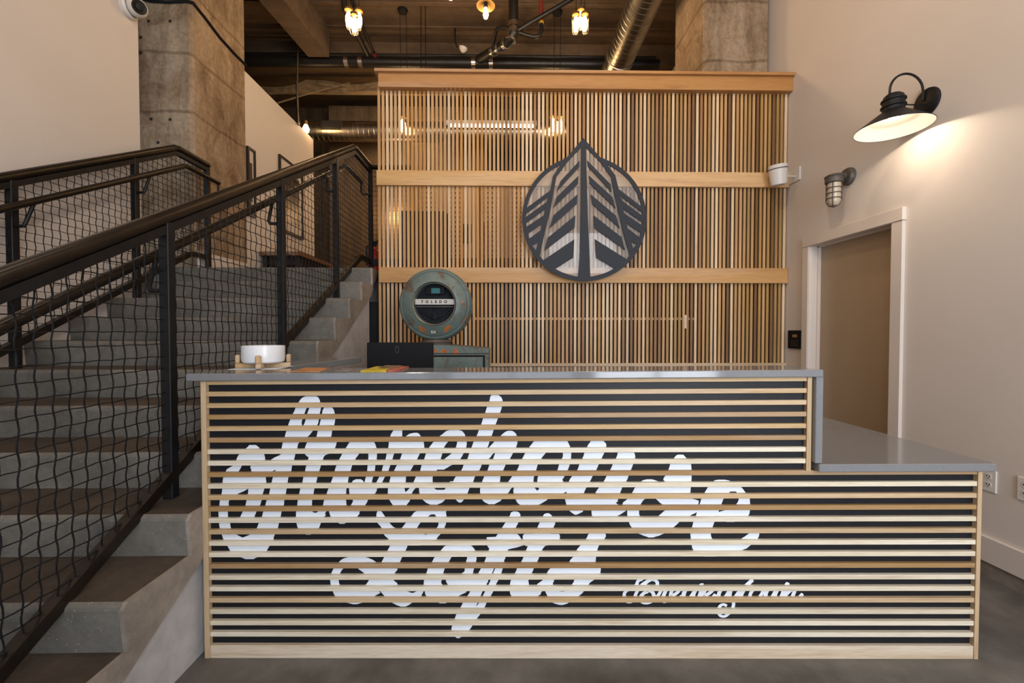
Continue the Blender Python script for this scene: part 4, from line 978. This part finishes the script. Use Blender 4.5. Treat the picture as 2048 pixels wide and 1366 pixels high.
MB().tube([p0, p0+Vector((0, 0, .03))], .030, 12).build('yellow_band', M['yellow'], bpy.data.objects['trap_pipe'])
# cable bundle with a light wooden bearer
M['wires'] = plain('tan_cable_jackets', (.15, .105, .06), .6, 0, .4, 14); rw = random.Random(3)
cb = thing('cable_bundle', PY(640, 175, 7.0), 'sagging bundle of tan cables strung along the left ceiling', 'cables')
for k in range(7):
    P = []
    for i in range(15):
        x = 505+18*i; P.append(PY(x, 172+k*2.6-6+4.5*math.sin(i*.7+k*.25)+rw.uniform(-1, 1)+(6 if i < 6 else 0), 6.95+.02*k))
    MB().tube(P, .016, 6).build('cable', M['wires'], cb, smooth=True)
MB().tube([PY(555, 206, 6.9), PY(600, 192, 6.9), PY(650, 178, 6.9), PY(700, 166, 6.95)], .014, 6).build('cable', M['wires'], cb, smooth=True)
a, b = PY(520, 180, 7.15), PY(760, 187, 7.15)
br = tag(MB().box(a.x, .2, 7.1, 7.2, b.z, a.z).build('bearer_beam', M['board'], None, origin=a), 'pale wooden bearer under the cable bundle', 'beam'); br.color = (.38, .27, .15, 1)
for (x0, x1) in ((505, 640), (700, 760)):
    pass
a, b = PY(655, 190, 7.6), PY(715, 246, 7.6)
tag(MB().box(a.x-.1, b.x+2.2, 7.9, 8.2, Z0, 5.4).build('pier_block', M['backc'], None, origin=(0, 8, Z0)), 'square concrete pier in the gap left of the slats', 'pier')
# ------------------------------------------------------------------ lamps
def jar(px, py, Y, h, label, group, e):
    p = PY(px, py, Y); r = h*.235
    o = thing('jar_pendant', p, label, 'pendant lamp', group)
    MB().lathe([(r*.85, h*.5), (r, h*.42), (r, -h*.40), (r*.8, -h*.5), (0, -h*.5)], p, n=20).build('glass_jar', M['glass'], o, smooth=True)
    MB().lathe([(r*.95, h*.46), (r*.95, h*.58), (r*.7, h*.62), (0, h*.62)], p, n=20).build('jar_lid', M['brass'], o, smooth=True)
    MB().lathe([(0, -h*.42), (r*.5, -h*.36), (r*.70, -h*.15), (r*.70, h*.12), (r*.45, h*.30), (r*.3, h*.38)], p, n=14).build('bulb', M['bulb'], o, smooth=True)
    MB().tube([p+Vector((0, 0, h*.6)), Vector((p.x, p.y, CEIL))], .0035, 5).build('cord', M['plastic'], o)
    if e:
        l = point('jar_light', p, e, WARM, .06); l.parent = o; l.location = (0, 0, -h*.75)
M['brass'] = plain('aged_brass', (.40, .26, .10), .35, .9)
for px, py, Y, lb, e in ((697.5, 38, 4.8, 'lit jar lamp, left one of the cluster at upper left', 11), (718, 40, 4.86, 'lit jar lamp, right one of the cluster at upper left', 0), (708.5, 49, 4.74, 'lit jar lamp, lowest of the cluster at upper left', 0)):
    jar(px, py, Y, .195, lb, 'left cluster of jar lamps', e)
for px, py, Y, lb, e in ((1152, 48, 4.8, 'lit jar lamp, left one of the cluster beside the duct', 13), (1169, 47, 4.8, 'lit jar lamp, right one of the cluster beside the duct', 0), (1162, 38, 4.9, 'lit jar lamp, highest of the cluster beside the duct', 0)):
    jar(px, py, Y, .195, lb, 'jar lamps beside the duct', e)
jar(806, 251, 7.0, .26, 'lit jar lamp glimpsed through the slats at upper left', 'jar lamps behind the slats', 9)
jar(1106, 250, 7.0, .26, 'lit jar lamp glimpsed through the slats above the emblem, left of two', 'jar lamps behind the slats', 9)
jar(1120, 251, 7.0, .26, 'lit jar lamp glimpsed through the slats above the emblem, right of two', 'jar lamps behind the slats', 0)
for i, x in enumerate((822, 838, 850)):
    pb = PY(x, 255, 7.6); bo = thing('bare_bulb', pb, ('small lit bulb behind the slats, first of three in a row from the left', 'small lit bulb behind the slats, middle of three in a row', 'small lit bulb behind the slats, rightmost of three in a row')[i], 'bulb', 'small bulbs behind the slats')
    MB().lathe([(0, -.045), (.028, -.03), (.034, 0), (.02, .035), (.014, .05)], pb, n=14).build('globe', M['bulb'], bo, smooth=True)
    MB().tube([pb+Vector((0, 0, .05)), Vector((pb.x, pb.y, CEIL))], .004, 5).build('cord', M['plastic'], bo)
def plate_lamp(px, py, Y, label, e):
    p = PY(px, py, Y); o = thing('plate_pendant', p, label, 'pendant lamp')
    MB().lathe([(.0, .05), (.03, .045), (.098, .02), (.102, .0), (.094, .006), (.03, .03), (0, .032)], p, n=28).build('shade_plate', M['brass'], o, smooth=True)
    MB().lathe([(.022, .03), (.022, -.02), (.0, -.02)], p, n=14).build('socket', M['plastic'], o)
    MB().lathe([(.014, -.02), (.022, -.05), (.03, -.095), (.02, -.13), (0, -.142)], p, n=16).build('bulb', M['bulb'], o, smooth=True)
    MB().tube([p+Vector((0, 0, .05)), Vector((p.x, p.y, CEIL))], .0035, 5).build('cord', M['plastic'], o)
    if e: l = point('plate_light', p, e, WARM, .05); l.parent = o; l.location = (0, 0, -.19)
plate_lamp(971.5, 12, 4.8, 'lit bulb under a round brass plate, left of the black vertical pipe', 12)
plate_lamp(901, -27, 4.6, 'brass plate lamp mostly above the top edge of the picture', 6)
pb = PY(612, 258, 6.75); bo = thing('bare_bulb', pb, 'bright bare bulb at the end of the landing wall', 'bulb')
MB().lathe([(0, -.06), (.04, -.045), (.05, 0), (.03, .05), (.02, .07)], pb, n=18).build('globe', M['bulb'], bo, smooth=True)
MB().lathe([(.024, .06), (.026, .12), (0, .125)], pb, n=12).build('socket', M['brass'], bo)
MB().tube([pb+Vector((0, 0, .12)), pb+Vector((-.14, 0, .2)), PY(597, 250, 6.3)], .01, 6).build('arm', M['castiron'], bo)
l = point('bare_bulb_light', pb, 4, WARM, .06); l.parent = bo; l.location = (.12, -.08, -.02)
a, b = PY(898, 252, 6.95), PY(1067, 253, 6.95)
ft = thing('fluorescent_lamp', (a+b)/2, 'white fluorescent strip lamp glowing behind the slats', 'lamp')
MB().tube([a, Vector((b.x, 6.95, a.z))], .02, 12).build('tube', M['tube'], ft, smooth=True)
MB().box(a.x-.05, b.x+.05, 6.92, 6.98, a.z+.03, a.z+.08).build('housing', M['whiteplastic'], ft)
for x in (a.x+.1, b.x-.1): MB().tube([(x, 6.95, a.z+.08), (x, 6.95, CEIL)], .004, 5).build('hanger', M['steel'], ft)
wb = PY(926.5, 97, 6.3)
sl = thing('spot_head', wb, 'small white spot lamp head under the ceiling', 'lamp')
MB().lathe([(0, -.06), (.03, -.045), (.06, -.01), (.062, .02), (.03, .035), (0, .04)], wb, (.3, -.4, 1), 18).build('head', M['whiteplastic'], sl, smooth=True)
MB().tube([wb, wb+Vector((-.09, .02, .03)), wb+Vector((-.12, .02, .12)), Vector((wb.x-.12, wb.y+.02, CEIL))], .012, 6).build('arm', M['castiron'], sl)
# round ceiling plates with twin drop wires
for px, lb in ((805.5, 'black round ceiling plate with two drop wires, left of the brass plate lamp'), (1115, 'black round ceiling plate with two drop wires, left of the right jar lamps')):
    p = PZ(px, 20, CEIL-.01); p = PY(px, 22, 6.0); p.z = CEIL
    cp = thing('ceiling_plate', p, lb, 'ceiling plate')
    MB().lathe([(0, -.03), (.06, -.03), (.07, 0), (0, 0)], p, n=20).build('plate', M['plastic'], cp)
    for dx in (-.04, .045): MB().tube([(p.x+dx, p.y, p.z-.02), (p.x+dx, p.y+.1, 4.0)], .004, 5).build('wire', M['plastic'], cp)
# ------------------------------------------------------------------ room behind the partition
def peg():
    m, nt, b = nmat('tan_pegboard'); tc = N(nt, 'ShaderNodeTexCoord')
    mp = N(nt, 'ShaderNodeMapping'); mp.inputs['Scale'].default_value = (1/.062,)*3; nt.links.new(tc.outputs['Object'], mp.inputs[0])
    fr = N(nt, 'ShaderNodeVectorMath', operation='FRACTION'); nt.links.new(mp.outputs[0], fr.inputs[0])
    su = N(nt, 'ShaderNodeVectorMath', operation='SUBTRACT'); su.inputs[1].default_value = (.5, .5, .5); nt.links.new(fr.outputs[0], su.inputs[0])
    se = N(nt, 'ShaderNodeSeparateXYZ'); nt.links.new(su.outputs[0], se.inputs[0]); co = N(nt, 'ShaderNodeCombineXYZ')
    nt.links.new(se.outputs[0], co.inputs[0]); nt.links.new(se.outputs[2], co.inputs[1])
    ln = N(nt, 'ShaderNodeVectorMath', operation='LENGTH'); nt.links.new(co.outputs[0], ln.inputs[0])
    lt = N(nt, 'ShaderNodeMath', operation='LESS_THAN'); lt.inputs[1].default_value = .16; nt.links.new(ln.outputs['Value'], lt.inputs[0])
    nt.links.new(mixc(nt, lt.outputs[0], (.44, .29, .16), (.03, .02, .012)), b.inputs['Base Color']); b.inputs['Roughness'].default_value = .6; return m
M['peg'] = peg()
def pegboard(x0, x1, label):
    a, b = PY(x0, 374, 5.6), PY(x1, 516, 5.6)
    r = thing('pegboard', (a.x, 5.62, b.z), label, 'pegboard')
    MB().box(a.x, b.x, 5.61, 5.63, b.z, a.z).build('board', M['peg'], r)
    MB().box(a.x+.03, a.x+.07, 5.63, 5.67, Z0, a.z).build('leg', M['darkpanel'], r); MB().box(b.x-.07, b.x-.03, 5.63, 5.67, Z0, a.z).build('leg', M['darkpanel'], r)
pegboard(838, 954, 'tan pegboard behind the slats, left of the narrow dark gap'); pegboard(961, 1078, 'tan pegboard behind the slats, right of the narrow dark gap')
for (x0, x1, y0, y1, lb, mt_) in ((924, 943, 448, 487, 'dark poster with green print pinned to the left pegboard', 'posterg'), (966, 976, 445, 520, 'narrow red and brown poster on the right pegboard', 'posterr')):
    M[mt_] = plain(mt_, (.05, .06, .03) if mt_ == 'posterg' else (.20, .07, .04), .6, 0, .8, 18)
    a, b = PY(x0, y0, 5.6), PY(x1, y1, 5.6)
    tag(MB().box(a.x, b.x, 5.602, 5.609, b.z, a.z).build('poster', M[mt_], None, origin=a), lb, 'poster')
a, b = PY(797, 422, 5.0), PY(893, 560, 5.0)
cbn = thing('cabinet', (a.x, 5.2, Z0), 'dark cabinet behind the slats, left of the pegboards', 'cabinet')
MB().box(a.x, b.x, 5.0, 5.4, Z0, a.z).build('cabinet_body', M['darkpanel'], cbn)
MB().box(a.x+.02, (a.x+b.x)/2-.005, 4.985, 5.0, Z0+.05, a.z-.03).build('door', M['brownpanel'], cbn); MB().box((a.x+b.x)/2+.005, b.x-.02, 4.985, 5.0, Z0+.05, a.z-.03).build('door', M['brownpanel'], cbn)
M['led'] = glow('red_light', (1, .03, .03), 3)
for px in (843, 852):
    p = PY(px, 402.5, 5.9); e_ = thing('red_indicator', p, 'small red indicator light behind the slats, %s of two' % ('left' if px < 850 else 'right'), 'indicator light')
    MB().lathe([(0, -.03), (.03, -.02), (.03, 0), (0, .0)], p, (0, 1, 0), 12).build('lens', M['led'], e_)
    MB().box(p.x-.025, p.x+.025, 5.9, 5.93, p.z-.03, p.z+.03).build('housing', M['plastic'], e_)
    MB().tube([(p.x, 5.92, p.z+.03), (p.x, 5.92, CEIL)], .006, 5).build('stem', M['plastic'], e_)
# dark strip set across the far wall below the level duct
a, b = PY(640, 300, 8.55), PY(1240, 360, 8.55)
sp('trim_dark_band', M['darkpanel'], MB().box(-3.0, 1.9, 8.45, 8.6, PY(700, 345, 8.5).z, PY(700, 280, 8.5).z), 'dark band across the far wall')
# warm point lights added to the room behind, with no bulbs modelled
point('back_room_lamp', (-2.0, 7.8, 3.4), 17, WARM, .1); point('back_room_lamp', (.2, 4.95, 4.55), 6, WARM, .1); point('back_room_lamp', (-.6, 4.9, 3.3), 7, WARM, .1)
